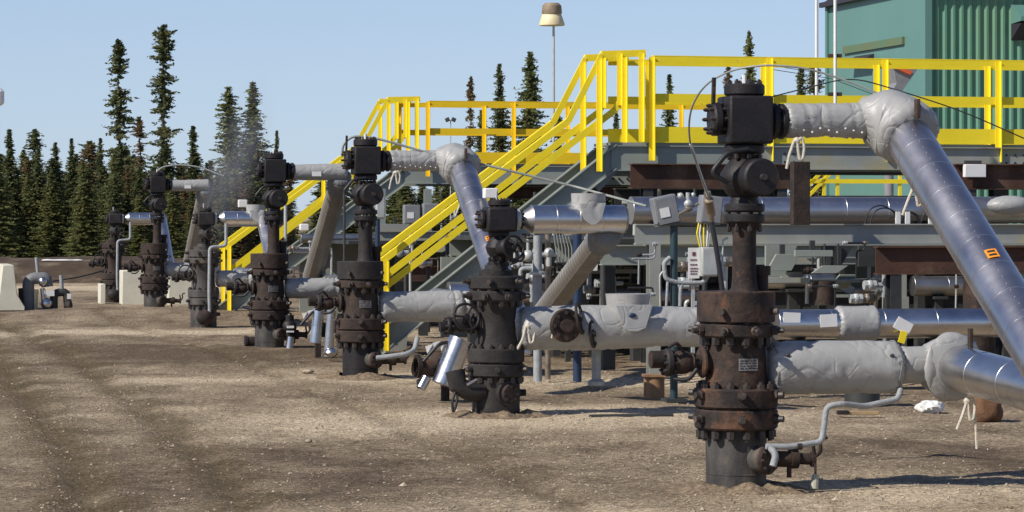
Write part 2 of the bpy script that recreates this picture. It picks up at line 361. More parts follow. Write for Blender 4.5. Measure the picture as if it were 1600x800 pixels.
def gravel():
    m = MB(); rnd = random.Random(3)
    for i in range(30000):
        y = 15.5 * math.exp(rnd.random() ** 1.15 * 1.35); hw = y * .19
        x = rnd.uniform(-hw, hw)
        if gcol(x, y)[0] < rnd.uniform(-.05, .95): continue
        r = rnd.choice((.004, .005, .005, .006, .007, .010)) * (1 + y / 60)
        if rnd.random() < .012: r *= 2.2
        z = gh(x, y) + r * .25
        a = rnd.random() * 6.28; c = math.cos(a); s = math.sin(a); q = rnd.uniform(.6, 1.3)
        vs = [(x + r * c, y + r * s, z), (x - r * s * q, y + r * c * q, z), (x - r * c, y - r * s, z), (x + r * s * q, y - r * c * q, z), (x + r * .2, y, z + r * rnd.uniform(.6, .9)), (x, y, z - r)]
        m.add(vs, [(0, 1, 4), (1, 2, 4), (2, 3, 4), (3, 0, 4)])
    tag(m.build('gravel', M['stone'], smooth=False), 'loose pale gravel scattered over the brown dirt pad', 'gravel', kind='stuff')
gravel()

# ---------------------------------------------------------------- trees
def tree_meshes(seed, H, wd, sparse, folm):
    rnd = random.Random(seed); dens0 = sparse
    t = MB(); lean = rnd.uniform(-.015, .015)
    pts = [Vector((lean * z * z * .2 + .02 * math.sin(z + seed), .02 * math.cos(z * 1.3), z)) for z in [H * i / 8 for i in range(9)]]
    t.sweep(pts, lambda q, ph: .085 * (H / 9) * (1 - q) + .008, 8)
    c = MB()
    z = H * rnd.uniform(.04, .12)
    while z < H * .995:
        q = z / H
        pole = dens0 < .8
        if pole: env = .50 + .45 * (1 - q) + .30 * noise.noise(Vector((z * 1.3, seed, 0)))
        else: env = 1.05 * (1 - q) ** .85 + .10 + .16 * noise.noise(Vector((z * 1.1, seed, 0)))
        club = math.exp(-((q - .93) / .04) ** 2) if pole else 0
        if q > .965: env *= max(.15, (1 - q) / .035)
        L0 = wd * max(env * (1 - .25 * club), .08)
        gap = noise.noise(Vector((z * 1.7, seed * 3.1, 4)))
        nb = (5 if q < .86 else 9) if pole else 7
        if pole and q < .86 and gap < -.12: nb = 1
        ax = lean * z * z * .2
        for b in range(nb):
            a = rnd.random() * 6.283; L = L0 * (rnd.uniform(.3, 1.5) if pole else rnd.uniform(.3, 1.4)); dz = -L * rnd.uniform(.15, .60)
            n = max(2, int(L / .058))
            for k in range(n):
                f = (k + .6) / n; up = .22 * L * f * f
                cx = ax + math.cos(a) * L * f; cy = math.sin(a) * L * f; cz = z + dz * f + up
                sz = (.040 + .030 * (1 - f)) * rnd.uniform(.8, 1.5)
                for rr in range(2):
                    u = Vector((rnd.gauss(0, 1) + math.cos(a), rnd.gauss(0, 1) + math.sin(a), rnd.gauss(0, .6))).normalized() * sz * 1.7
                    v = Vector((rnd.gauss(0, 1), rnd.gauss(0, 1), rnd.gauss(0, 1))).normalized() * sz * .8
                    o = Vector((cx + rnd.gauss(0, .025), cy + rnd.gauss(0, .025), cz + rnd.gauss(0, .025)))
                    c.v += [o - u, o + v, o + u * .8, o - v]; i0 = len(c.v) - 4; c.f.append((i0, i0 + 1, i0 + 2, i0 + 3))
        z += rnd.uniform(.05, .11) * (1.1 if dens0 < .8 else .95)
    def mk(mb, name, mt):
        me = bpy.data.meshes.new(name); me.from_pydata([tuple(v) for v in mb.v], [], mb.f); me.materials.append(mt); return me
    return mk(t, 'trunk', M['bark']), mk(c, 'crown', folm), H
VAR = [tree_meshes(11, 9, .70, 1.0, M['fol0']), tree_meshes(12, 9, .95, 1.0, M['fol1']), tree_meshes(13, 9, .85, 1.0, M['fol0']),
       tree_meshes(14, 9, .55, .75, M['fol2']), tree_meshes(15, 9, 1.15, 1.0, M['fol1']), tree_meshes(16, 9, .72, .55, M['fol0']), tree_meshes(17, 9, .76, .6, M['fol0'])]
def tree(x, y, H, var, wsc, label, group=None, rz=None):
    t, c, H0 = VAR[var]
    o = thing('spruce_tree', label, 'tree', (x, y, -.05), rz if rz is not None else random.random() * 6.28, group)
    k = H / H0; o.scale = (k * wsc, k * wsc, k)
    inst('trunk', t, o, Matrix.Identity(4)); inst('crown', c, o, Matrix.Identity(4))
# individually recognisable ones: px, top py, scale, variant, width, label
TR = [(15, 200, 41, 0, 1.15, 'pointed dark spruce at the left edge of the skyline'),
      (55, 200, 41, 5, 1.1, 'slim loose spruce standing second from the left edge of the skyline'),
      (88, 220, 41, 2, 1.0, 'small leaning-topped spruce third from the left edge of the skyline'),
      (111, 214, 41, 0, .9, 'thin spruce between the small spruce and the reddish treetop on the left'),
      (157, 214, 41, 0, .9, 'thin spruce just left of the tall gappy spruce'),
      (187, 60, 42, 5, .78, 'tall gappy spruce with club top, left one of the tallest pair'),
      (222, 180, 41, 3, .85, 'thin brownish spruce between the tallest pair'),
      (255, 35, 42, 6, .80, 'tallest spruce of the tree line, bare gaps under its club top'),
      (303, 194, 41, 2, 1.0, 'dense dark spruce just right of the tallest spruce'),
      (366, 134, 42, 4, 1.05, 'broad grey-green spruce, left one of the close pair behind the brown wellhead'),
      (395, 124, 42, 1, 1.1, 'tall spruce, right one of the close pair behind the brown wellhead'),
      (432, 202, 40, 0, .7, 'thin spruce standing alone right of the close pair'),
      (735, 117, 40, 3, .5, 'very thin spruce left of the two taller spruces behind the far railing'),
      (752, 168, 40, 1, .8, 'short spruce just right of the very thin spruce behind the far railing'),
      (783, 97, 40, 2, .75, 'tall narrow spruce in the middle of the group behind the far railing'),
      (828, 80, 40, 4, .85, 'tallest and widest spruce of the group behind the far railing'),
      (873, 178, 40, 6, .75, 'short gappy spruce near the foot of the lamp pole'),
      (962, 168, 40, 0, .8, 'short spruce seen through the head of the near stair'),
      (1045, 114, 40, 0, .75, 'slim dark spruce seen through the near railing left of the big wellhead'),
      (1140, 96, 38, 3, .45, 'bare thin spruce beside the top of the big wellhead'),
      (1171, 44, 41, 1, .62, 'tall spruce rising directly behind the top of the big wellhead'),
      (1248, 96, 40, 2, .8, 'dark spruce just left of the thin masts'),
      (1274, 96, 39, 5, .8, 'loose spruce behind the left thin mast')]
for px, py, s, v, wsc, lb in TR:
    p = at(px, py, s); tree(p.x, p.y, p.z, v, wsc * 1.35, lb, rz=px * .37)
rt = random.Random(21)
for i in range(230):
    px = rt.uniform(-160, 452); s = rt.uniform(34, 45)
    top = rt.gauss(268, 20); top = max(218, min(300, top)) if px < 330 else max(240, min(310, top + 15))
    p = at(px, top, s); tree(p.x, p.y, p.z, rt.choice((0, 1, 1, 2, 4, 3, 3, 5, 6)), rt.uniform(1.35, 2.1), 'dark spruce in the dense wood behind the dirt bank', 'spruces of the dense wood')
for i in range(95):
    px = rt.uniform(452, 1800); s = rt.uniform(34, 43)
    top = rt.gauss(282, 12)
    p = at(px, max(250, top), s); tree(p.x, p.y, p.z, rt.choice((1, 2, 4, 4)), rt.uniform(1.7, 2.4), 'low young spruce beyond the platforms', 'low spruces beyond the platforms')

# ---------------------------------------------------------------- green building
def building():
    c = on_ground(1447, 56)                       # near corner between the two faces
    t = thing('process_building', 'green corrugated metal building rising behind the near platform', 'building', c, TH)
    H = 8.2
    # corrugated front (along +x local), smooth side (along +y local)
    m = MB(); n = 181; pts = []
    for i in range(n):
        k = i % 4; x = .062 * i
        pts.append((x + .04, 0.0 if k in (0, 1) else .06))
    for (x, y) in pts: m.v += [Vector((x, y - .06, 0)), Vector((x, y - .06, H + .02))]
    m.f = [(2 * i, 2 * i + 2, 2 * i + 3, 2 * i + 1) for i in range(n - 1)]
    m.build('corrugated_wall', M['greenwall'], t, smooth=False)
    b = MB(); b.box((0, 4.05, H / 2), (.12, 7.9, H)); sw = b.build('side_wall', M['bluegreen'], t)
    # faint panel joints as shallow ribs
    r = MB()
    for i in range(7): r.box((-.07, .9 + 1.35 * i, H / 2), (.025, .05, H - .1))
    b = MB(); b.box((.02, -.04, H / 2), (.20, .20, H)); b.build('corner_trim', M['bluegreen'], t)
    b = MB(); b.box((-.03, 8.02, H / 2), (.22, .16, H)); b.build('corner_trim', M['bluegreen'], t)
    b = MB(); b.box((5.6, 8.0, H / 2), (11.1, .12, H)); b.build('rear_wall', M['greenwall'], t)
    b = MB(); b.box((11.2, 3.98, H / 2), (.12, 7.9, H)); b.build('end_wall', M['greenwall'], t)
    # roof with overhang and dark fascia
    rf = MB(); rf.prism([(-.16, -.3, H + .02), (-.16, 8.25, H + .02), (-.16, 8.25, H + .10), (-.16, 4.0, H + .75), (-.16, -.3, H + .10)], (1, 0, 0), 11.7)
    ro = rf.build('roof', M['roofdk'], t)
    g = MB(); g.box((-.22, 3.98, H + .03), (.10, 8.6, .15)); g.build('gutter', M['roofdk'], ro)
    # small hooded wall fittings on the side wall
    h = MB(); h.prism([(-.06, 4.0, 6.30), (-.06, 4.0, 6.52), (-.50, 4.0, 6.28)], (0, 1, 0), 1.6); h.build('wall_hood', M['roofdk'], t)
    v = MB(); v.box((-.10, 4.0, 6.75), (.08, 5.0, .22)); v.build('mottled_panel', mat('mottled_cladding', (.14, .15, .07), (.09, .17, .10), 2, .7), t)  # mottled green-brown strip along the side wall
    # canopy on the corrugated face, right
    k = MB(); k.prism([(2.5, -.07, 7.15), (2.5, -.8, 7.2), (2.5, -.8, 7.32), (2.5, -.07, 7.7)], (1, 0, 0), 4); k.build('canopy', M['bluegreen'], t)
    k = MB(); k.prism([(2.51, -.06, 6.7), (2.51, -.78, 7.14), (2.51, -.06, 7.14)], (1, 0, 0), 3.9); k.build('canopy_soffit', M['roofdk'], t)
building()
# dark tilted duct hood with orange edge standing in front of the side wall
def hood():
    s = 62.; a = on_ground(1408, s); t = thing('duct_hood', 'dark grey tilted duct hood with an orange lip before the green building', 'duct', a, TH)
    def L(px, py): return Vector(((px - 1408) / s, 0, CH - (py - HZ) / s))
    m = MB(); m.prism([L(1392, 96), L(1436, 107), L(1410, 142), L(1390, 160), L(1388, 150), L(1400, 130)], (0, 1, 0), .5); m.build('hood', M['box'], t, bevel=.01)
    m = MB(); m.prism([L(1389, 94), L(1425, 112), L(1421, 117), L(1389, 103)], (0, -1, 0), .08); m.build('lip', mat('orange_red', (.75, .13, .04), None, 3, .5), t)
    m = MB(); m.cyl((-.25, .2, 0), (-.25, .2, L(0, 150).z), .12); m.build('duct', M['box'], t)
hood()

# ---------------------------------------------------------------- lamp pole, masts, edge lamp
def lamp_pole():
    s = 55.; a = on_ground(865, s); t = thing('lamp_pole', 'tall thin pole with a cream bell-shaped lamp on top', 'lamp', a)
    z = lambda py: CH - (py - HZ) / s
    m = MB(); m.cyl((0, 0, 0), (0, 0, z(18)), .05, 10, .035); m.build('pole', M['galv'], t)
    m = MB(); m.lathe([(z(40), .36), (z(38), .37), (z(22), .27), (z(17), .2)], 28, (-.05, .0, 0)); m.build('lamp_shade', M['cream'], t)
    m = MB(); m.lathe([(z(24), .255), (z(20), .29), (z(9), .27), (z(5), .20)], 28, (-.05, -.02, 0), ax=(0, 0, 1)); m.build('lamp_housing', M['lamp_base'], t)
lamp_pole()
def mast(px, s, label, clamps=()):
    a = on_ground(px, s); zb = CH + (HZ - 215) / s; t = thing('mast', label, 'mast', a)
    m = MB(); m.cyl((0, 0, zb), (0, 0, CH + (HZ + 40) / s), 2.6 / s, 12); m.build('pole', M['white'], t)
    for py in clamps:
        m = MB(); m.box((0, .03, CH - (py - HZ) / s), (.17, .06, .045)); m.build('clamp', M['rustdark'], t, bevel=.004)
mast(1305, 126.5, 'right white mast clamped to the near yellow railing', (87, 147))
mast(1276, 110, 'left thin white mast standing behind the yellow railing')
def edge_lamp():
    s = 60.; a = on_ground(-3, s); t = thing('street_lamp', 'lamp on a thin pole cut by the left picture edge', 'lamp', a)
    z = lambda py: CH - (py - HZ) / s
    m = MB(); m.cyl((0, 0, 0), (0, 0, z(165)), .04, 10); m.build('pole', M['galv'], t)
    m = MB(); m.lathe([(z(165), .08), (z(161), .16), (z(143), .16), (z(138), .08)], 20); m.build('lamp_head', M['white'], t)
edge_lamp()

# ---------------------------------------------------------------- bolts and common fittings
def bolt_mesh(r, L, mt):
    m = MB(); m.cyl((0, 0, -L / 2), (0, 0, L / 2), r * .55, 8)
    m.cyl((0, 0, L / 2 - r * 2.3), (0, 0, L / 2 - r * .6), r, 6); m.cyl((0, 0, -L / 2 + r * .6), (0, 0, -L / 2 + r * 2.3), r, 6)
    o = m.build('bolt', mt, smooth=False); me = o.data; bpy.data.objects.remove(o); return me
BM = {}
def bolts(parent, c, ax, R0, n, L, r=.013, mt='bolt', ph0=0.0):
    key = (round(L, 3), r, mt)
    if key not in BM: BM[key] = bolt_mesh(r, L, M[mt])
    fr = frame(ax); c = Vector(c)
    for k in range(n):
        a = 2 * math.pi * (k + ph0) / n
        m = Matrix.Translation(c + fr.to_3x3() @ Vector((R0 * math.cos(a), R0 * math.sin(a), 0))) @ fr
        inst('bolt', BM[key], parent, m)
def flange(parent, c, ax, r, h, mt, name='flange', nb=0, rb=None, L=None, br=.013, lip=.012, ph0=0.):
    """disc centred on c"""
    m = MB(); c = Vector(c); a = Vector(ax).normalized()
    m.lathe([(-h / 2, r - lip), (-h / 2 + lip, r), (h / 2 - lip, r), (h / 2, r - lip)], 36, c, a)
    o = m.build(name, mt, parent)
    if nb: bolts(o, c, a, rb or r * .84, nb, L or h + .05, br, ph0=ph0)
    return o
def handwheel(parent, c, ax, r, mt, tr=.012, spokes=3):
    fr = frame(ax).to_3x3(); c = Vector(c); m = MB()
    ring = [c + fr @ Vector((r * math.cos(a), r * math.sin(a), 0)) for a in [2 * math.pi * i / 28 for i in range(28)]]
    m.sweep(ring, tr, 8, closed=True)
    for k in range(spokes):
        a = 2 * math.pi * k / spokes + .5; m.cyl(c, c + fr @ Vector((r * math.cos(a), r * math.sin(a), 0)), tr * .8, 8)
    m.cyl(c - fr @ Vector((0, 0, .02)), c + fr @ Vector((0, 0, .025)), r * .22, 12)
    return m.build('handwheel', mt, parent)
def bend(p0, p1, p2, r, n=10):
    """polyline with a rounded corner at p1"""
    p0, p1, p2 = Vector(p0), Vector(p1), Vector(p2); a = (p0 - p1).normalized(); b = (p2 - p1).normalized()
    q0 = p1 + a * r; q2 = p1 + b * r; out = []
    for i in range(n + 1):
        t = i / n; out.append(q0.lerp(p1, t).lerp(p1.lerp(q2, t), t))
    return out
def round_path(pts, r, n=6):
    pts = [Vector(p) for p in pts]; out = [pts[0]]
    for i in range(1, len(pts) - 1):
        rr = min(r, (pts[i] - pts[i - 1]).length * .45, (pts[i + 1] - pts[i]).length * .45)
        out += bend(pts[i - 1], pts[i], pts[i + 1], rr, n)
    return out + [pts[-1]]
def tube(name, pts, r, mt, parent=None, br=.05, n=10):
    m = MB(); m.sweep(round_path(pts, br), r, n); return m.build(name, mt, parent, ang=60)

# ---------------------------------------------------------------- wellheads
def nameplate(parent, z, r, a0=-1.45, cx=0):
    """small riveted plate curved on the body, facing the road"""
    m = MB(); n = 6; wd = .13; h = .075; a1 = wd / r
    for i in range(n + 1):
        a = a0 - a1 / 2 + a1 * i / n
        for zz in (z - h / 2, z + h / 2): m.v.append(Vector((cx + (r + .006) * math.cos(a), (r + .006) * math.sin(a), zz)))
    m.f = [(2 * i, 2 * i + 2, 2 * i + 3, 2 * i + 1) for i in range(n)]
    o = m.build('nameplate', mat('plate_metal', (.42, .42, .42), (.12, .11, .10), 22, .45, .4), parent)
    k = MB(); rr = random.Random(int(z * 1000))
    for row in range(4):
        i = 0.0
        while i < .85:
            L = rr.uniform(.08, .22); a = a0 - a1 / 2 + a1 * (.07 + i); b = a + a1 * min(L, .9 - i); zz = z + h / 2 - .014 - row * .016
            k.add([(cx + (r + .009) * math.cos(q), (r + .009) * math.sin(q), zz + e) for q in (a, b) for e in (-.004, .004)], [(0, 2, 3, 1)])
            i += L + .05
    k.build('plate_marks', M['ink'], o)
def tall_well(key, label, low, mid, top, detail=True):
    t = thing('wellhead', label, 'wellhead', WP[key], TH)
    nb = 16
    m = MB(); m.lathe([(-.3, .19), (.0, .19), (.098, .19), (.10, .193), (.104, .193), (.106, .19), (.40, .192)], 40); m.build('casing', M['casing'] if mid != 'blackdust' else M['black'], t)
    L = M[low]; D = M[mid]; T = M[top]
    f = flange(t, (0, 0, .445), EZ, .262, .125, L, nb=0)
    bolts(f, (0, 0, .497), EZ, .226, 14, .37, .027)
    f2 = flange(t, (0, 0, .577), EZ, .262, .125, L, nb=0)
    # lock screws round both flanges
    for zz in (.45, .60):
        for k in range(6):
            a = k * math.pi / 3 + .35; d = Vector((math.cos(a), math.sin(a), 0))
            q = MB(); q.cyl(d * .25 + EZ * zz, d * .32 + EZ * zz, .02, 8); q.cyl(d * .26 + EZ * zz, d * .285 + EZ * zz, .03, 6); q.build('lock_screw', M['bolt'], f)
    m = MB(); m.lathe([(.635, .20), (.66, .20), (.70, .192), (.86, .186), (.93, .178), (.955, .19)], 40); body = m.build('spool_body', L, t)
    nameplate(body, .79, .190)
    f = flange(t, (0, 0, 1.00), EZ, .235, .09, L, nb=13, rb=.203, L=.21, br=.027)
    for k in range(8):
        a = k * math.pi / 4 + .2; d = Vector((math.cos(a), math.sin(a), 0))
        q = MB(); q.cyl(d * .22 + EZ * 1.0, d * .31 + EZ * 1.0, .017, 8); q.cyl(d * .24 + EZ * 1.0, d * .27 + EZ * 1.0, .029, 8); q.build('lock_screw', M['bolt'], f)
    m = MB(); m.lathe([(1.05, .238), (1.057, .246), (1.236, .246), (1.243, .240)], 44); m.build('tubing_bonnet', D, t)
    for k, a in enumerate((-2.2, -.75)):
        d = Vector((math.cos(a), math.sin(a), 0)); q = MB(); q.cyl(d * .24 + EZ * 1.12, d * .29 + EZ * 1.12, .02, 10); q.build('plug', M['bolt'], t)
    cx = .055
    o = (cx, 0, 0)
    m = MB(); m.lathe([(1.24, .095), (1.27, .082), (1.34, .076), (1.60, .074), (1.67, .09)], 28, o); m.build('riser', D if low != 'black' else T, t)
    q = MB(); q.lathe([(0, .045), (.1, .045), (.1, .06), (.16, .06)], 16, (cx + .13, .06, 1.24)); q.build('side_plug', M['rustdark'], t)
    f = flange(t, (cx, 0, 1.698), EZ, .128, .058, T, nb=8, rb=.105, L=.17, br=.015)
    f = flange(t, (cx, 0, 1.765), EZ, .128, .055, T, nb=0)
    m = MB(); m.lathe([(1.79, .095), (1.83, .085), (1.86, .12), (1.93, .150), (1.98, .152), (2.03, .12), (2.07, .088), (2.10, .10)], 32, o); v = m.build('valve_body', T, t)
    m = MB(); m.lathe([(0, .10), (.05, .118), (.17, .118), (.185, .105)], 32, (cx + .03, -.06, 1.955), (.05, -1, 0)); bo = m.build('valve_bonnet', T, v)
    m = MB(); m.cyl((cx + .04, -.24, 1.955), (cx + .042, -.28, 1.955), .02, 10); m.build('stem', M['bolt'], bo)
    f = flange(t, (cx, 0, 2.135), EZ, .126, .06, T, nb=8, rb=.104, L=.14, br=.015)
    m = MB(); m.box((cx + .005, 0, 2.315), (.285, .285, .30)); m.build('cross_block', T, t, bevel=.015)
    f = flange(t, (cx, 0, 2.505), EZ, .128, .075, T, nb=8, rb=.102, L=.13, br=.016)
    m = MB(); m.cyl((cx, 0, 2.53), (cx, 0, 2.60), .015, 8); m.build('gauge_cap', M['white'], t)
    f = flange(t, (cx - .19, 0, 2.32), (1, 0, 0), .105, .06, T, nb=8, rb=.085, L=.12, br=.014)
    m = MB(); m.cyl((cx - .14, 0, 2.32), (cx - .17, 0, 2.32), .07, 16); m.build('outlet_neck', T, t)
    f = flange(t, (cx + .185, 0, 2.31), (1, 0, 0), .115, .05, T, nb=8, rb=.09, L=.17, br=.016)
    f = flange(t, (cx + .24, 0, 2.31), (1, 0, 0), .112, .045, T, nb=0)
    m = MB(); m.bar((cx - .21, -.02, 2.42), (cx - .205, -.02, 2.58), .02, .03, (0, 1, 0)); m.build('bracket', M['rust'], t)
    # bonnet arm with small hose from the valve
    tube('hose', [(cx - .02, -.14, 2.13), (cx - .16, -.16, 2.11), (cx - .27, -.16, 1.98), (cx - .15, -.14, 1.92)], .016, M['blackhose'], v)
    # casing outlet facing the road
    a = -1.05; d = Vector((math.cos(a), math.sin(a), 0))
    m = MB(); m.cyl(d * .12 + EZ * .20, d * .25 + EZ * .20, .085, 24); oo = m.build('casing_outlet', M['casing'] if low != 'black' else M['blackdust'], t)
    f = flange(oo, d * .265 + EZ * .20, d, .092, .04, M['rustdark'], 'outlet_flange', 0)
    bolts(oo, d * .275 + EZ * .20, d, .068, 8, .05, .013)
    # left side outlet valve
    m = MB(); m.cyl((-.15, 0, .80), (-.23, 0, .80), .075, 20, .06); sv = m.build('side_outlet', L, t)
    flange(sv, (-.22, -.0, .80), (1, 0, 0), .10, .035, L, 'outlet_flange', 0); 
    m = MB(); m.ball((-.36, -.01, .80), .075, 18, (1.25, 1, 1)); m.cyl((-.24, -.01, .8), (-.46, -.01, .8), .045, 14); vb = m.build('side_valve', M['rustdark'], t)
    flange(vb, (-.29, -.01, .80), (1, 0, 0), .062, .025, M['rustdark'], 'valve_flange', 6, .05, .05, .009)
    flange(vb, (-.445, -.01, .80), (1, 0, 0), .088, .05, M['blackdust'], 'valve_flange', 8, .07, .09, .011)
    m = MB(); m.cyl((-.47, -.01, .82), (-.56, -.01, .82), .055, 14); m.build('nipple', M['rust'], vb)
    tube('lever', [(-.36, -.06, .87), (-.42, -.10, .93), (-.47, -.10, .90)], .012, M['blackdust'], vb)
    tube('lever', [(-.42, -.05, .70), (-.34, -.09, .69), (-.28, -.08, .76)], .014, M['blackhose'], vb)
    # low right drain valve on the casing
    m = MB(); m.cyl((.15, -.12, .195), (.31, -.13, .195), .05, 16); m.cyl((.31, -.13, .195), (.36, -.13, .195), .062, 12); m.cyl((.36, -.13, .195), (.47, -.135, .19), .036, 14); m.cyl((.45, -.135, .19), (.47, -.135, .19), .048, 14)
    m.cyl((.30, -.15, .18), (.30, -.15, .08), .016, 8); dv = m.build('drain_valve', M['rustdark'], t)
    tube('drain_handle', [(.46, -.15, .20), (.50, -.18, .24), (.49, -.18, .32), (.54, -.18, .33)], .012, M['rustdark'], dv)
    tube('drain_handle', [(.47, -.15, .19), (.445, -.18, .30)], .012, M['rustdark'], dv)
    return t
A = tall_well('A', 'largest nearest wellhead with rust-brown lower flanges and a black top block', 'rust', 'rust', 'black')
Cw = tall_well('C', 'tall dark wellhead in front of the foot of the near stair', 'rustdark', 'blackdust', 'black')
Dw = tall_well('D', 'tall brown wellhead between the two stairs, its black block against the spruces', 'rustdark', 'rustdark', 'black')
Fw = tall_well('F', 'tall wellhead second from the far end, in front of white concrete blocks', 'rustdark', 'rustdark', 'black')
def short_well(key, label, low, top):
    t = thing('wellhead', label, 'wellhead', WP[key], TH)
    L = M[low]; T = M[top]
    m = MB(); m.lathe([(-.3, .205), (.05, .205), (.052, .21), (.06, .21), (.062, .205), (.36, .205)], 40); m.build('casing', L, t)
    f = flange(t, (0, 0, .40), EZ, .245, .11, L, nb=0)
    bolts(f, (0, 0, .453), EZ, .215, 14, .345, .025)
    f2 = flange(t, (0, 0, .525), EZ, .245, .125, L, nb=0)
    for k in range(6):
        a = k * math.pi / 3 + .35; d = Vector((math.cos(a), math.sin(a), 0)); q = MB(); q.cyl(d * .235 + EZ * .41, d * .30 + EZ * .41, .022, 8); q.build('lock_screw', M['bolt'], f)
    m = MB(); m.lathe([(.58, .20), (.62, .19), (.70, .172), (.82, .165), (.93, .178), (1.0, .20)], 40); m.build('spool_body', L, t)
    f = flange(t, (0, 0, 1.035), EZ, .235, .09, L, nb=13, rb=.204, L=.20, br=.025)
    for k in range(8):
        a = k * math.pi / 4 + .2; d = Vector((math.cos(a), math.sin(a), 0)); q = MB(); q.cyl(d * .22 + EZ * 1.035, d * .31 + EZ * 1.035, .018, 8); q.cyl(d * .24 + EZ * 1.035, d * .27 + EZ * 1.035, .03, 8); q.build('lock_screw', M['bolt'], f)
    f = flange(t, (0, 0, 1.15), EZ, .238, .115, L, nb=0)
    for k in range(6):
        a = k * math.pi / 3 + .1; d = Vector((math.cos(a), math.sin(a), 0)); q = MB(); q.cyl(d * .22 + EZ * 1.16, d * .30 + EZ * 1.16, .018, 8); q.cyl(d * .24 + EZ * 1.16, d * .265 + EZ * 1.16, .028, 8); q.build('lock_screw', M['bolt'], f)
    m = MB(); m.lathe([(1.205, .15), (1.255, .15), (1.265, .10), (1.30, .095)], 32); m.build('neck', L, t)
    f = flange(t, (.02, 0, 1.305), EZ, .095, .045, T, nb=8, rb=.078, L=.12, br=.013)
    m = MB(); m.lathe([(1.32, .06), (1.36, .07), (1.40, .10), (1.45, .115), (1.50, .095), (1.54, .07)], 24, (.025, 0, 0)); v = m.build('valve_body', T, t)
    m = MB(); m.lathe([(0, .07), (.12, .075), (.14, .06)], 24, (.03, -.05, 1.44), (.35, -1, .15)); m.build('valve_bonnet', T, v)
    handwheel(v, (.10, -.24, 1.45), (.35, -1, .15), .10, T, .011)
    tube('hose', [(.05, -.15, 1.52), (.16, -.2, 1.47), (.22, -.16, 1.36), (.10, -.12, 1.31)], .014, M['blackhose'], v)
    tube('lever', [(-.02, -.1, 1.38), (-.08, -.16, 1.36), (-.02, -.16, 1.30)], .012, T, v)
    f = flange(t, (.025, 0, 1.565), EZ, .092, .05, T, nb=8, rb=.074, L=.10, br=.012)
    m = MB(); m.box((.03, 0, 1.69), (.262, .26, .215)); m.build('cross_block', T, t, bevel=.022)
    f = flange(t, (.03, 0, 1.83), EZ, .098, .055, T, nb=8, rb=.076, L=.09, br=.012)
    f = flange(t, (-.125, 0, 1.69), (1, 0, 0), .085, .045, T, nb=8, rb=.066, L=.10, br=.013)
    f = flange(t, (.185, 0, 1.69), (1, 0, 0), .09, .05, M['galv'], nb=8, rb=.072, L=.10, br=.012)
    m = MB(); m.cyl((.0, -.02, 1.85), (.0, -.02, 1.93), .012, 8); m.build('gauge_cap', M['galv'], t)
    a = -1.25; d = Vector((math.cos(a), math.sin(a), 0))
    m = MB(); m.cyl(d * .12 + EZ * .205, d * .225 + EZ * .205, .11, 24); oo = m.build('casing_outlet', L, t)
    flange(oo, d * .235 + EZ * .205, d, .085, .03, M['rustdark'], 'outlet_flange', 0); bolts(oo, d * .245 + EZ * .205, d, .062, 8, .035, .013)
    m = MB(); m.cyl((.15, 0, .20), (.26, 0, .20), .03, 12); m.build('drain_plug', L, t)
    # left gate valve with handwheel
    m = MB(); m.cyl((-.14, 0, .80), (-.34, 0, .78), .06, 18); m.cyl((-.34, -.02, .78), (-.50, -.03, .77), .045, 14); sv = m.build('side_valve', T, t)
    flange(sv, (-.22, 0, .80), (1, 0, 0), .095, .035, L, 'valve_flange', 8, .075, .07, .011)
    flange(sv, (-.42, -.02, .78), (1, 0, 0), .08, .04, T, 'valve_flange', 8, .065, .08, .011)
    handwheel(sv, (-.29, -.14, .86), (.2, -1, .3), .115, T, .012)
    m = MB(); m.cyl((-.30, -.02, .80), (-.29, -.15, .86), .022, 10); m.build('stem', T, sv)
    return t
Bw = short_well('B', 'short all-black wellhead with a silver pipe leaving its top block, second from the camera', 'blackdust', 'black')
Ew = short_well('E', 'short grey-brown wellhead behind the foot of the far stair, with a grey bent tube', 'casing', 'blackdust')
Gw = short_well('G', 'small dark wellhead farthest along the row, left of the white concrete block', 'rustdark', 'blackdust')

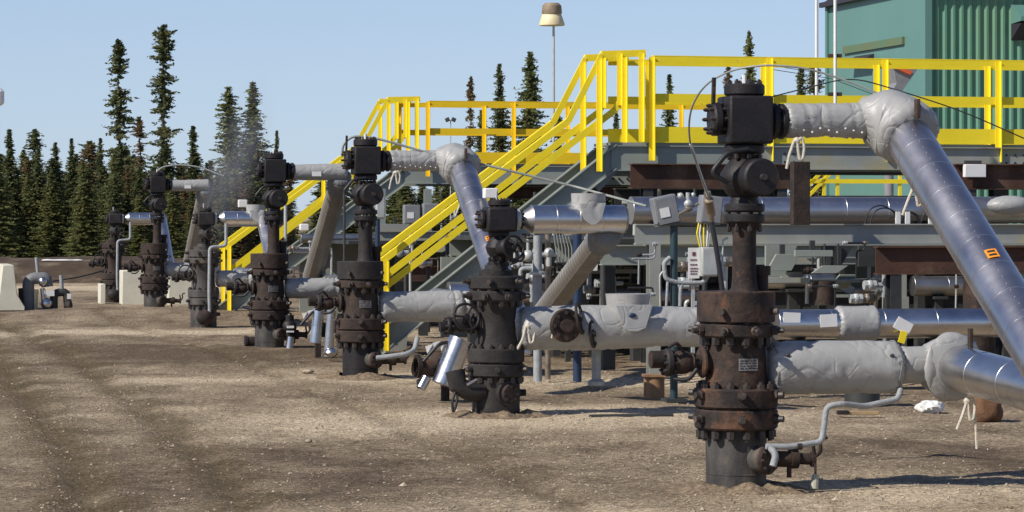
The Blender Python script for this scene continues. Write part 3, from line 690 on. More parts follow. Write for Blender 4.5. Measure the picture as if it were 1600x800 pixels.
# ---------------------------------------------------------------- flow lines
def fold(p, a=1.0):
    return .005 * a * noise.noise(p * 7) - .011 * a * (1 - min(1, abs(noise.noise(p * 3.2 + Vector((3, 1, 2)))) * 14)) + .010 * a * noise.noise(p * 2.2)
LOWPH = 0.0
def wrap(name, pts, r, parent, mt='blanket', a=1.0, cinch=(), n=44, seed=0, ends=True, sub=None):
    """quilted cover swept along pts with folds, cinched seams and puckered ends"""
    P = []; pts = [Vector(p) for p in pts]
    tot = sum((pts[i + 1] - pts[i]).length for i in range(len(pts) - 1)); k = max(1, int(tot / .018 / max(1, len(pts) - 1)))
    for i in range(len(pts) - 1):
        for j in range(k): P.append(pts[i].lerp(pts[i + 1], j / k))
    P.append(pts[-1])
    sd = Vector((seed * 3.3, seed, 0)); lowph = math.pi * .5 if False else LOWPH
    def rf(t, ph):
        rr = r(t) if callable(r) else r
        q = Vector((math.cos(ph) * rr * 1.4, math.sin(ph) * rr * 1.4, t * tot)) + sd
        v = rr + fold(q, a)
        low = max(0.0, math.sin(ph))if False else max(0.0, -math.cos(ph - lowph)) ** 1.5
        v -= .016 * a * low * max(0, math.sin(t * tot * 2 * math.pi / .075 + 4 * noise.noise(q * 2) + 1.5 * math.sin(ph * 2))) ** 2
        for cpos in cinch:
            d = abs(t - cpos) * tot; v -= .014 * math.exp(-(d / .007) ** 2) * (1 + .5 * math.sin(ph * 14)); v += .007 * math.exp(-((d - .02) / .012) ** 2) * math.sin(ph * 17)
        if ends:
            e = min(t, 1 - t) * tot
            v -= .04 * math.exp(-(e / .02) ** 2); v += .012 * math.exp(-(e / .05) ** 2) * math.sin(ph * 19 + seed)
        return max(v, .02)
    m = MB(); m.sweep(P, rf, n); o = m.build(name, M[mt], parent, ang=70)
    return o
def jacket(name, pts, r, parent, mt='silver', seam=.3, n=48):
    """sheet metal jacket: lapped rings every `seam` metres"""
    P = [Vector(p) for p in pts]; m = MB()
    L = [0]
    for i in range(len(P) - 1): L.append(L[-1] + (P[i + 1] - P[i]).length)
    tot = L[-1]; Q = []; RR = []
    def pos(d):
        d = min(max(d, 0), tot)
        for i in range(len(P) - 1):
            if d <= L[i + 1] + 1e-9: return P[i].lerp(P[i + 1], (d - L[i]) / max(1e-9, L[i + 1] - L[i]))
        return P[-1]
    d = 0.0
    while d < tot - 1e-4:
        e = min(d + seam, tot)
        Q += [pos(d + .001), pos(d + .0035), pos(d + .0125), pos(d + .0145)]; RR += [r, r + .0022, r + .0022, r]
        k = max(1, int((e - d) / .12))
        for j in range(1, k): Q.append(pos(d + .02 + (e - d - .02) * j / k)); RR.append(r)
        d = e
    Q.append(P[-1]); RR.append(r)
    nn = len(Q)
    m.sweep(Q, lambda t, ph: RR[min(nn - 1, int(round(t * (nn - 1))))] + (.004 if abs(ph - 2.2) < .1 else 0), n)
    if mt == 'bluejacket' and tot > 1:
        ax = (P[1] - P[0]).normalized(); nr = Vector((-.25, -.75, .5)); nr = (nr - ax * nr.dot(ax)).normalized(); d = .1
        while d < (P[1] - P[0]).length: m.ball(P[0] + ax * d + nr * (r + .001), .0045, 6); d += .07
    return m.build(name, M[mt], parent, ang=16)
def patch(name, c, ax, nrm, r, wd, L, mt, parent, lift=.006):
    """sticker curved on a pipe: c axis point, nrm outward"""
    ax = Vector(ax).normalized(); nrm = Vector(nrm); nrm = (nrm - ax * nrm.dot(ax)).normalized(); b = ax.cross(nrm); m = MB(); n = 5; c = Vector(c)
    for i in range(n + 1):
        a = (i / n - .5) * wd / r
        for e in (-.5, .5): m.v.append(c + ax * L * e + (nrm * math.cos(a) + b * math.sin(a)) * (r + lift))
    m.f = [(2 * i, 2 * i + 2, 2 * i + 3, 2 * i + 1) for i in range(n)]
    return m.build(name, mt, parent)
def rope(parent, c, s=1.0, seed=0):
    rr = random.Random(seed); c = Vector(c); m = MB()
    for k in range(2):
        a = rr.uniform(-.3, .3); pts = [c + Vector((math.cos(a) * x * s, -.01, z * s)) for x, z in ((0, 0), (.03, .02), (.045, -.04), (.035, -.10), (.015, -.11), (.005, -.05), (0, 0))]
        if k: pts = [c + Vector((-.01 * s - .03 * s * q + rr.uniform(-.01, .01), -.01, -q * .08 * s)) for q in range(3)]
        m.sweep(round_path(pts, .02), .009 * s, 8)
    m.ball(c, .022 * s, 10)
    return m.build('rope_tie', M['rope'], parent)

def upper_tall(key, kind, label, n_sticker=True, white_tag=False):
    t = thing('insulated_flow_line', label, 'pipe', WP[key], TH)
    z = 2.315
    if kind == 'toward':
        wrap('blanket', [(.30, 0, z), (.90, 0, z + .005)], lambda q: .113, t, a=1.15, cinch=(.25, .5, .75), seed=WP[key].y)
        # bulging elbow cover, opening down towards the road
        path = bend((.78, 0, z), (1.06, 0, z + .02), (1.12, -.42, z - .235), .26, 12)
        wrap('elbow_cover', [(.84, 0, z)] + path[1:] , lambda q: .12 + .098 * min(1, q * 2.6) + 0 * q, t, a=1.0, seed=5 + WP[key].y)
        d = Vector((0, -1, -.62)).normalized()
        p0 = Vector((1.07, -.17, z - .09)); e = p0 + d * 2.75
        j = jacket('pipe_jacket', [p0, e], .145, t, 'bluejacket', .28)
        jacket('pipe_bend', [e] + bend(e - d * .01, e + d * .3, e + d * .3 + Vector((0, 0, -.9)), .25), .146, t, 'bluejacket', .9)
        nrm = Vector((-.05, -.5, .9))
        c = p0 + d * 1.62
        k = patch('sticker', c, d, nrm + Vector((-.15, 0, 0)), .147, .07, .085, M['orange'], j)
        patch('sticker_mark', c + d * .018, d, nrm + Vector((-.15, 0, 0)), .149, .045, .018, M['ink'], k)
        patch('sticker_mark', c - d * .018, d, nrm + Vector((-.15, 0, 0)), .149, .045, .018, M['ink'], k)
        m = MB(); m.box((1.08, -.33, z + .07), (.025, .05, .12)); m.build('lug', M['rust'], t, bevel=.004)
        for i in range(9):
            st = MB(); st.ball((.36 + i * .055, -.100 + .004 * (i % 2), z - .050 - .012 * (i % 3)), .008, 6); st.build('lacing_button', M['cloth'], t)
        rope(t, (.36, -.12, z - .13), 1.1, 2)
        rope(t, (1.03, -.42, z - .42), 1.1, 4)
    else:
        wrap('blanket', [(.27, 0, z - .02), (1.02, 0, z - .01)], lambda q: .10 + .012 * q, t, a=.35, cinch=(.55,), seed=WP[key].y)
        m = MB(); m.box((.60, -.113, z - .04), (.12, .01, .06)); m.build('tag_plate', M['white'], t)
        d = Vector((0, 1, -.60)).normalized(); p0 = Vector((.93, .0, z - .10)); e = Vector((.93, 2.4, .84))
        jacket('pipe_jacket', [p0, p0.lerp(e, .97)], .130, t, 'ribbed', .085)
        wrap('elbow_cover', [(.93, -.02, z - .05), p0.lerp(e, .10)], .15, t, 'blanketdk', .5, seed=9)
    return t
UA = upper_tall('A', 'toward', 'grey quilted line and long blue-silver pipe dropping right from the largest wellhead')
UC = upper_tall('C', 'toward', 'grey quilted line and blue-silver pipe dropping in front of the near stair')
UD = upper_tall('D', 'away', 'grey wrapped line with a ribbed pipe slanting down behind the dark wellhead')
UF = upper_tall('F', 'away', 'small smooth grey wrapped line at the top of the second farthest wellhead')

def upper_short(key, kind, label, tee=True):
    t = thing('insulated_flow_line', label, 'pipe', WP[key], TH); z = 1.69
    x1 = 1.13 if kind == 'away' else .98
    m = MB(); m.lathe([(.215, .05), (.24, .07), (.30, .112), (.315, .122)], 28, (0, 0, z), (1, 0, 0)); m.build('reducer', M['silverdull'], t)
    jacket('pipe_jacket', [(.31, 0, z), (x1, 0, z)], .123, t, 'silver', .205)
    m = MB(); m.lathe([(0, .124), (.02, .118), (.03, .09)], 28, (x1, 0, z), (1, 0, 0)); m.build('end_cap', M['silverdull'], t)
    if tee:
        o = wrap('tee_cover', [(.82, 0, z + .02), (.82, 0, z + .225)], lambda q: .142 + .01 * q, t, a=.35, seed=3, ends=False)
        m = MB(); m.prism([(.70, -.131, z + .14), (.94, -.131, z + .14), (.90, -.140, z + .0), (.84, -.142, z - .05), (.80, -.142, z - .05), (.74, -.140, z)], (0, -1, 0), .012); m.build('cover_flap', M['blanket'], t, bevel=.004)
    if kind == 'away':
        p0 = Vector((1.0, .06, z - .10)); e = Vector((1.0, 2.35, .80))
        jacket('pipe_leg', [p0, e], .112, t, 'ribbed', .085)
        wrap('elbow_cover', [(1.0, 0, z - .10), p0.lerp(e, .12)], .137, t, 'blanketdk', .3, seed=6)
    else:
        d = Vector((0, -1, -.62)).normalized(); p0 = Vector((.95, -.08, z - .04))
        jacket('pipe_leg', [p0, p0 + d * 1.7], .125, t, 'bluejacket', .28)
        m = MB(); m.ball((.95, -.03, z), .135, 20); m.build('elbow_cover', M['blanket'], t)
    return t
UB = upper_short('B', 'away', 'shiny silver pipe with quilted tee and slanted leg on the short black wellhead')
UE = upper_short('E', 'toward', 'short silver pipe with white tee, its blue leg dropping beside the far stair')
UG = upper_short('G', 'toward', 'small silver pipe at the far end of the row with a blue leg', tee=False)

def lower_line(key, label, L, kind, r=.165, a=1.0, x0=.20, z=.755):
    t = thing('insulated_flow_line', label, 'pipe', WP[key], TH)
    if kind == 'A':
        wrap('blanket', [(x0, 0, z), (1.08, 0, z)], lambda q: r + .004 * math.sin(q * 3), t, a=.9, cinch=(.93,), seed=1)
        wrap('neck_cover', [(1.06, 0, z + .01), (1.32, 0, z + .01)], .118, t, a=.5, seed=4)
        path = bend((1.22, 0, z), (1.40, 0, z), (1.42, -.30, z - .01), .16, 10)
        wrap('elbow_cover', [(1.22, 0, z)] + path[1:], lambda q: .14 + .08 * min(1, q * 1.6), t, a=1.0, seed=8)
        j = jacket('pipe_jacket', [(1.425, -.08, z), (1.425, -2.0, z - .10)], .143, t, 'silver', .5)
        jacket('pipe_bend', [Vector((1.425, -2.0, z - .10))] + bend((1.425, -2, z - .1), (1.425, -2.4, z - .12), (1.425, -2.4, -.3), .3), .144, t, 'silver', .9)
        rope(t, (1.40, -.36, z - .20), 1.1, 5)
        m = MB(); m.sweep(round_path([(1.46, -.34, z - .22), (1.455, -.36, z - .32), (1.46, -.37, z - .5)], .03), .008, 6); m.build('rope_end', M['rope'], t)
        for x, rr in ((.235, .158), (1.04, .166), (1.30, .128)):
            st = MB(); ring = [(x + .006 * math.sin(5 * a), rr * math.cos(a), z + rr * math.sin(a)) for a in [2 * math.pi * i / 48 for i in range(48)]]; st.sweep(ring, .006, 6, closed=True); st.build('strap', M['blanketdk'], t)
        m = MB(); m.box((1.47, -.24, z + .18), (.025, .04, .14)); m.build('lug', M['rust'], t, bevel=.004)
        for x, zz in ((.29, .09), (.29, -.03), (.98, .08)):
            m = MB(); m.ball((x, -r * .93, z + zz), .016, 10, (1, .5, .8)); m.build('button', M['darksteel'], t)
    elif kind == 'B':
        wrap('blanket', [(x0, 0, z), (1.86, 0, z)], lambda q: r + .012 * math.sin(q * 5), t, a=1.1, cinch=(.27, .70), seed=11)
        o = wrap('tee_cover', [(1.17, -.02, z + .02), (1.17, -.02, z + .29)], lambda q: .165 + .03 * q, t, a=.6, seed=13, ends=False)
        m = MB(); m.prism([(1.00, -.205, z + .20), (1.34, -.205, z + .20), (1.27, -.225, z + .0), (1.20, -.23, z - .03), (1.12, -.23, z - .03), (1.06, -.225, z + .01)], (0, -1, 0), .014); q = m.build('cover_flap', M['blanket'], t, bevel=.005)
        m = MB(); m.ball((1.15, -.232, z + .11), .035, 12, (1, .4, .6)); m.build('port', M['navy'], q)
        # rising valve bonnet with wheel on the front
        m = MB(); m.cyl((.55, -.1, z + .02), (.55, -.33, z + .03), .055, 16); vv = m.build('valve_stem', M['rustdark'], t)
        flange(vv, (.55, -.26, z + .03), (-.2, 1, 0), .145, .04, M['rust'], 'valve_flange', 8, .11, .07, .019)
        handwheel(vv, (.68, -.24, z + .09), (1, -.45, .2), .13, M['blackdust'], .014)
        handwheel(vv, (.80, -.22, z - .05), (1, -.5, .1), .11, M['blackdust'], .013)
        rope(t, (.24, -.17, z + .02), 1.3, 9); rope(t, (.50, -.22, z + .08), 1.0, 10)
        m = MB(); m.lathe([(.24, .05), (.25, .075), (.28, .075), (.30, .04), (z - .10, .04)], 14, (.93, .15, 0)); m.build('drain_stub', M['tube'], t)
        m = MB(); m.cyl((1.60, 0, z), (1.75, .5, z), .12, 20); m.build('pipe_stub', M['silverdull'], t)
    else:
        wrap('blanket', [(x0, 0, z), (x0 + L, 0, z)], lambda q: r, t, a=.9, cinch=(.88,), seed=WP[key].y)
        wrap('elbow_cover', bend((x0 + L - .05, 0, z), (x0 + L + .15, 0, z), (x0 + L + .15, .35, z), .17, 8), .16, t, a=.6, seed=2)
        jacket('pipe_jacket', [(x0 + L + .15, .25, z), (x0 + L + .15, 2.2, z)], .14, t, 'silverdull', .3)
    return t
lower_line('A', 'fat low grey quilted pipe right of the largest wellhead, ending in silver', .9, 'A')
lower_line('B', 'long grey quilted pipe with round tee cover and wheels beside the short black wellhead', 1.6, 'B', r=.185)
lower_line('C', 'grey quilted pipe between the dark wellhead and the short black one', .92, 'x')
lower_line('D', 'short grey quilted pipe behind the dark wellhead, at the foot of the ribbed pipe', .75, 'x', r=.13, z=.79)
lower_line('E', 'low pale quilted pipe right of the grey-brown wellhead', .5, 'x', r=.13)
lower_line('F', 'low pale quilted pipe right of the second farthest wellhead', .7, 'x', r=.13)

# heat-tracing tube and small drain by the largest wellhead
tt = thing('tracing_tube', 'bent grey tape-wrapped tube from the largest casing to the quilted pipe', 'tube', WP['A'], TH)
tube('wrapped_tube', [(.10, -.30, .29), (.25, -.30, .285), (.47, -.28, .31), (.50, -.28, .53), (.60, -.28, .545), (.78, -.20, .52), (1.02, -.15, .56), (1.05, -.12, .62)], .019, M['tube'], tt, .04)
tube('wrapped_tube', [(.12, -.30, .29), (.155, -.33, .24), (.13, -.34, .17)], .022, M['tube'], tt, .03)
m = MB(); m.cyl((.30, -.30, .285), (.33, -.30, .287), .022, 10); m.build('tape_band', M['ink'], tt)
b = thing('drain_cap', 'small pale cap hanging under the drain handle of the largest wellhead', 'cap', WP['A'], TH)
m = MB(); m.cyl((.455, -.2, .10), (.44, -.22, .01), .022, 10, .026); m.build('cap', mat('pale_metal', (.35, .35, .27), None, 6, .5), b)
m = MB(); m.cyl((.455, -.2, .17), (.455, -.2, .10), .008, 6); m.build('chain', M['rustdark'], b)
for key, lb in (('E', 'grey bent tube in front of the short grey-brown wellhead'), ('G', 'grey bent tube in front of the farthest wellhead')):
    t = thing('tracing_tube', lb, 'tube', WP[key], TH)
    tube('wrapped_tube', [(.32, -.26, 1.62), (.32, -.26, 1.27), (.06, -.30, 1.25), (.05, -.30, .55), (.06, -.30, .22), (-.06, -.32, .18)], .026, M['tube'], t, .06)
    m = MB(); m.ball((-.02, -.30, .16), .12, 12, (1.1, .8, 1)); m.build('fitting', M['rust'] if key == 'E' else M['blackdust'], t)

# soil mounds round the casings
for k, (px, s) in {'A': (1150, 249), 'B': (775, 182), 'C': (563, 146.5)}.items():
    p = WP[k]; m = MB(); n = 90; rings = [(.185, .045), (.21, .06), (.235, .05), (.26, .045), (.285, .035), (.31, .02), (.34, .006), (.37, -.01), (.41, -.03)]
    for r, z in rings:
        for i in range(n):
            a = 2 * math.pi * i / n; q = noise.noise(Vector((math.cos(a) * 2.2, math.sin(a) * 2.2, s)))
            rr = r * (1 + .28 * q * (r - .15) / .2); m.v.append(Vector((p.x + rr * 1.25 * math.cos(a), p.y + rr * math.sin(a), z * .7 * (1 + .9 * q) + .012 * noise.noise(Vector((rr * 26, a * 9, s))) + .012 * noise.noise(Vector((rr * 60, a * 22, s))))))
    for j in range(len(rings) - 1):
        for i in range(n): m.f.append((j * n + i, j * n + (i + 1) % n, (j + 1) * n + (i + 1) % n, (j + 1) * n + i))
    m.build('soil_mound', mat('damp_soil', (.30, .235, .16), (.12, .088, .060), 28, .95, bump=.8, bscale=30, spec=.1), ang=180)['kind'] = 'structure'

# ---------------------------------------------------------------- platforms, stairs
def beam_i(m, p0, p1, h, wd, th=.014):
    """I or channel section: web plus two flanges, z up"""
    p0, p1 = Vector(p0), Vector(p1)
    m.bar(p0, p1, th, h - 2 * th)
    for s in (-1, 1): m.bar(p0 + EZ * s * (h - th) / 2, p1 + EZ * s * (h - th) / 2, wd, th)
def walkway(label, s, px0, L, wdt, ztop, paint, posts_n, posts_f, name_extra, stair_gap=True, x_far0=0, deep_from=None):
    """local: x along the front, y away, z up; origin on the ground under the left front corner"""
    o = on_ground(px0, s); t = thing('walkway', label, 'walkway', o, TH)
    zd = ztop
    m = MB(); m.box((L / 2, wdt / 2, zd - .02), (L, wdt, .035)); m.build('deck', M['steelgreen'], t)
    m = MB(); beam_i(m, (0, .0, zd - .20), (L, .0, zd - .20), .32, .09); m.build('edge_beam', M['steelgreen'], t)
    m = MB(); beam_i(m, (0, wdt, zd - .22), (L, wdt, zd - .22), .34, .09); m.build('edge_beam', M['steelgreen'], t)
    if deep_from is not None:
        m = MB(); m.box(((deep_from + L) / 2, -.07, zd - .19), (L - deep_from, .012, .27)); m.bar((deep_from, -.07, zd - .332), (L, -.07, zd - .332), .10, .014); m.bar((deep_from, -.07, zd - .048), (L, -.07, zd - .048), .10, .014)
        pl = m.build('face_plate', M['steelgrey'], t)
        me = None
        for i in range(int((L - deep_from) / 1.5)):
            for dx in (0, .12, .24):
                for dz in (-.24, -.14):
                    q = MB(); q.cyl((deep_from + .3 + i * 1.5 + dx, -.065, zd + dz), (deep_from + .3 + i * 1.5 + dx, -.085, zd + dz), .015, 8)
                    if me is None: ob = q.build('bolt', M['bolt'], pl); me = ob.data; x0, z0 = deep_from + .3 + dx, zd + dz
                    else: inst('bolt', me, pl, Matrix.Translation((i * 1.5 + dx, 0, zd + dz - z0)))
    k = 0
    for side, xs, y in (('n', posts_n, -.045), ('f', posts_f, wdt + .045)):
        rl = []
        x0 = min(xs) if side == 'n' else x_far0; x1 = L
        m = MB(); m.bar((x0, y, zd + 1.045), (x1, y, zd + 1.045), .012, .075); m.bar((x0, y + .03, zd + 1.083), (x1, y + .03, zd + 1.083), .075, .012); m.build('top_rail', paint, t)
        m = MB(); m.bar((x0, y, zd + .56), (x1, y, zd + .56), .012, .10); m.build('mid_rail', paint, t)
        m = MB(); m.bar((x0, y, zd + .10), (x1, y, zd + .10), .012, .19); m.build('toe_board', paint, t)
        for x in xs:
            m = MB(); yy = y - .012 if side == 'n' else y - .012
            m.bar((x, yy, zd - (.24 if side == 'n' else 0)), (x, yy, zd + 1.07), .065, .010, (1, 0, 0)) if False else None
            m.box((x - .028, yy - .006, zd + .42), (.058, .010, 1.30)); m.box((x + .004, yy - .035, zd + .42), (.010, .068, 1.30)); m.build('post', paint, t)
    return t, o
ZD = CH + (HZ - 222) / 125.0
near, NO = walkway('near yellow-railed walkway on grey beams across the right of the picture', 125, 955, 9.5, .85, ZD, M['yellow'],
    [.53, 2.08, 3.62, 5.16, 6.70, 8.25], [.75, 2.30, 3.85, 5.40, 6.95, 8.5], '', deep_from=1.95, x_far0=.2)
ZF = CH + (HZ - 255) / 90.0
far, FO = walkway('far walkway left of the near stair head, yellow rails coloured orange for weaker light', 90, 632, 6.6, .85, ZF, M['shaded_yellow'],
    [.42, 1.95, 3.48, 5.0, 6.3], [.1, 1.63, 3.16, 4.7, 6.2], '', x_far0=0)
# outlets of gusset plate and bolts at the head
def stair(label, o, zd, s, paint, pts_top, pts_mid, foot, posts, wdt=.78, head=.0, strg=None, nstep=12):
    """pts in picture units of the near side plane, converted to local metres"""
    t = thing('staircase', label, 'stairs', o, TH)
    c = math.cos(TH); x_v = -245.
    def loc(px, py, y=0.0):
        # point of the vertical plane through o along EV (offset y along EU) seen at that direction
        p0 = o + EU * y; X = (px - 800) / F
        # p0.x + v*EV.x = X * (p0.y + v*EV.y)
        v = (X * p0.y - p0.x) / (EV.x - X * EV.y); yy = p0.y + v * EV.y
        return Vector((v, y, CH - (py - HZ) * yy / F))
    for side in (0, 1):
        y = -.03 if side == 0 else wdt
        tp = [loc(*q) for q in pts_top]; mp_ = [loc(*q) for q in pts_mid]
        tp = [Vector((v.x, y, v.z)) for v in tp]; mp_ = [Vector((v.x, y, v.z)) for v in mp_]
        r = MB()
        for i in range(len(tp) - 1):
            r.bar(tp[i], tp[i + 1], .012, .075); r.bar(tp[i] + Vector((0, .035, .045)), tp[i + 1] + Vector((0, .035, .045)), .07, .012)
        r.build('handrail', paint, t)
        r = MB()
        for i in range(len(mp_) - 1):
            r.bar(mp_[i], mp_[i + 1], .012, .082)
        r.build('mid_rail', paint, t)
        for (px, pt, pb) in posts:
            a = loc(px, pt); bq = loc(px, pb); r = MB()
            r.box((a.x, y - .018, (a.z + bq.z) / 2), (.058, .010, a.z - bq.z)); r.box((a.x + .03, y - .045, (a.z + bq.z) / 2), (.010, .068, a.z - bq.z)); r.build('post', paint, t)
        a, bq = loc(*strg[0]), loc(*strg[1]); a.y = bq.y = y + .045; h = .23
        r = MB(); r.bar(a - Vector((0, 0, .14)), bq - Vector((0, 0, .14)), .012, .25)
        r.bar(a - Vector((0, .03, .0)), bq - Vector((0, .03, .0)), .07, .014); r.bar(a - Vector((0, .03, .30)), bq - Vector((0, .03, .30)), .07, .014)
        for k in range(9):
            p = a.lerp(bq, (k + .5) / 9) - Vector((0, .008, .10 + .06 * (k % 2))); r.cyl(p, p - Vector((0, .02, 0)), .014, 8)
        r.build('stringer', M['steelgreen'], t)
    a, bq = loc(*strg[0]), loc(*strg[1])
    for k in range(nstep):
        q = a.lerp(bq, (k + .5) / nstep); r = MB(); r.box((q.x, wdt / 2 + .01, q.z - .24), (.25, wdt - .1, .03)); r.build('tread', M['steelgreen'], t)
    return t
stair('near yellow stair descending left from the near walkway to the dark wellhead', NO, ZD, 125, M['yellow'],
      [(1008, 84), (940, 86), (887, 190), (592, 412)], [(968, 158), (960, 172), (604, 446)], 545,
      [(1000, 84, 222), (966, 84, 165), (934, 92, 268), (602, 408, 548)], strg=((962, 226), (560, 545)), nstep=13)
stair('far yellow stair descending left from the far walkway behind the brown wellhead', FO, ZF, 90, M['yellow'],
      [(656, 155), (606, 156), (566, 230), (351, 388)], [(632, 210), (622, 226), (357, 432)], 490,
      [(650, 155, 250), (632, 156, 215), (606, 162, 262), (516, 270, 345), (357, 385, 490)], strg=((632, 262), (325, 490)), nstep=13)
# gusset plate at the head of the near stair + lower beam behind
t = thing('gusset_frame', 'green-grey gusset plate and bolted beam under the head of the near stair', 'steel frame', NO, TH)
m = MB(); m.prism([(-.35, .02, ZD - .42), (-.05, .02, ZD - .04), (.3, .02, ZD - .04), (.3, .02, ZD - .35), (.10, .02, ZD - .35), (-.15, .02, ZD - .62)], (0, 1, 0), .012); m.build('gusset', M['steelgreen'], t)
m = MB(); m.box((.95, .46, ZD - .42), (1.9, .012, .22)); m.bar((0, .44, ZD - .30), (1.9, .44, ZD - .30), .07, .012); lb = m.build('bolted_beam', M['steelgreen'], t)
for dx, dz in ((.15, 0), (.22, 0), (.33, 0), (.33, .05), (.45, .05), (.45, 0), (.58, 0), (.65, 0)):
    m = MB(); m.cyl((dx, .455, ZD - .45 + dz), (dx, .43, ZD - .45 + dz), .014, 8); m.build('bolt', M['bolt'], lb)
# columns carrying the walkways
def column(px, s, z, mt, wd, label, rz=TH):
    p = on_ground(px, s); t = thing('steel_column', label, 'column', p, rz)
    m = MB(); m.box((0, 0, z / 2), (.012, wd, z)); m.box((0, -wd / 2, z / 2), (wd, .014, z)); m.box((0, wd / 2, z / 2), (wd, .014, z)); m.build('shaft', mt, t)
    m = MB(); m.box((0, 0, .02), (wd * 1.5, wd * 1.5, .03)); m.build('base_plate', mt, t); return t
column(1560, 118, ZD - .5, M['darksteel'], .2, 'dark column under the right end of the near walkway')
column(1015, 121, ZD - .5, M['darksteel'], .2, 'dark column under the left end of the near walkway')
column(760, 88, ZF - .45, M['darksteel'], .2, 'dark column under the far walkway behind the near stair')
column(1010, 86, ZF - .45, M['darksteel'], .2, 'dark column under the right end of the far walkway')
for px, lb in ((668, 'grey column beneath the left end of the far walkway'), (596, 'grey bracket column beneath the head of the far stair')):
    column(px, 90 if px > 600 else 91, ZF - .45, M['steelgreen'], .12, lb)

# another small yellow rail far behind
t = thing('railing', 'small distant yellow guard rail seen under the near walkway', 'railing', on_ground(1265, 75), TH)
z = lambda py: CH - (py - HZ) / 75.
m = MB(); m.bar((0, 0, z(283)), (2.6, 0, z(283)), .03, .09); m.build('top_rail', M['yellow'], t)
m = MB(); m.bar((-.05, 0, z(308)), (.5, 0, z(268)), .03, .07); m.bar((-.05, 0, z(292)), (.35, 0, z(262)), .03, .07); m.build('stair_rail', M['yellow'], t)
for x in (.32, .62, 2.0, 2.45):
    m = MB(); m.box((x, .02, z(285) / 2 + z(250) / 2 - .3), (.07, .03, z(250) - z(300) + .6)); m.build('post', M['yellow'], t)
m = MB(); m.box((1.2, .5, z(310)), (3.2, 1.0, .12)); m.build('deck', M['darksteel'], t)
for x in (0, 2.5):
    m = MB(); m.box((x, .5, z(310) / 2), (.12, .12, z(310))); m.build('leg', M['darksteel'], t)

# ---------------------------------------------------------------- pipe rack under and behind
def run(name, label, cat, px0, px1, py, s, build, group=None):
    """object running along EV from px0 to px1; origin on the ground"""
    o = on_ground(px0, s); X = (px1 - 800) / F; v = (X * o.y - o.x) / (EV.x - X * EV.y)
    t = thing(name, label, cat, o, TH, group); z = CH - (py - HZ) / s; build(t, v, z); return t
def B_pipe(r, mt, seam=.6, cover=None):
    def f(t, L, z):
        jacket('pipe_jacket', [(0, 0, z), (L, 0, z)], r, t, mt, seam)
        n = max(2, int(L / 2.5) + 1)
        for i in range(n):
            x = .3 + (L - .6) * i / (n - 1); m = MB(); m.box((x, 0, (z - r) / 2), (.09, .12, z - r)); m.box((x, 0, z - r - .02), (.16, .26, .03)); m.build('pipe_shoe', M['darksteel'], t)
    return f
def B_beam(h, wd, mt, legs=True, legm='darksteel', inset=.2):
    def f(t, L, z):
        m = MB(); beam_i(m, (0, 0, z), (L, 0, z), h, wd); m.build('beam', M[mt], t)
        if legs:
            n = max(2, int(L / 2.6) + 1)
            for i in range(n):
                x = inset + (L - 2 * inset) * i / (n - 1); m = MB(); hh = z - h / 2
                m.box((x, 0, hh / 2), (.01, .12, hh)); m.box((x, -.06, hh / 2), (.12, .01, hh)); m.box((x, .06, hh / 2), (.12, .01, hh)); m.build('leg', M[legm], t)
    return f
t = thing('shade_deck', 'added dark deck slab behind the stained grey beam, there to shade what is below', 'deck', on_ground(1010, 146), TH)  # added deck, hidden behind the beam, blocks sun from the clutter below
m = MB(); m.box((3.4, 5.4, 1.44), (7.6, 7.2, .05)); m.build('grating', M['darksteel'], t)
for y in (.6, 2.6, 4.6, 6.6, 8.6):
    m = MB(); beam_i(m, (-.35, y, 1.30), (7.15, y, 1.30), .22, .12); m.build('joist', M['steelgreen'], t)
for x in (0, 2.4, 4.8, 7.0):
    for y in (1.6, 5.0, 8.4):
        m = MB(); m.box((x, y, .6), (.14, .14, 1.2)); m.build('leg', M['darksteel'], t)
m = MB(); m.box((3.4, 8.95, .62), (7.6, .06, 1.1)); m.build('added_backing', M['steelgreen'], t)  # added backing to keep the space under the deck dark
t = thing('shade_deck', 'added dark deck slab behind the near stair, there to shade the pipes below', 'deck', on_ground(655, 100), TH)  # second added deck, keeps sun off the pipes under it
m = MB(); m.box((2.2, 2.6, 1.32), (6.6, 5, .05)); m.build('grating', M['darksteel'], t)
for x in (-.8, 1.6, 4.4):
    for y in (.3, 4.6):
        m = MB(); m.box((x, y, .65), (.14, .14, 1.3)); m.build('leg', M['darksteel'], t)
m = MB(); m.box((2.2, 5.05, .65), (6.6, .06, 1.2)); m.build('added_backing', M['steelgreen'], t)  # added backing behind the shaded pipes
# front rack, right of the near stair
run('pipe', 'large blue-silver pipe running level behind the top of the largest wellhead', 'pipe', 985, 1475, 329, 140, B_pipe(.155, 'bluejacket', .5))
run('pipe', 'beige insulated pipe with a dome, continuing level at the right edge', 'pipe', 1478, 1660, 328, 139, B_pipe(.15, 'silverdull', .5))
run('steel_beam', 'long grey steel beam with yellow stains crossing behind the largest wellhead', 'beam', 992, 1680, 366, 150, B_beam(.215, .10, 'steelgrey', True, 'steelgrey'))
t = thing('steel_post', 'rusty box post standing on the grey beam right of the black block', 'post', vu(on_ground(1251, 150), 0, .02), TH)
m = MB(); m.box((0, 0, CH + (341 - 302) / 150.), (.185, .12, .66)); m.build('post', M['rustdark'], t, bevel=.008)
run('steel_beam', 'rust-brown beam just under the near walkway, left of the box post', 'beam', 985, 1245, 275, 134, B_beam(.29, .16, 'beam_rust'))
run('steel_beam', 'rust-brown beam just under the near walkway at the right edge', 'beam', 1490, 1680, 276, 134, B_beam(.30, .16, 'beam_rust'))
run('steel_beam', 'short rust-brown beam below the grey beam at the right', 'beam', 1368, 1680, 407, 152, B_beam(.29, .14, 'beam_rust'))
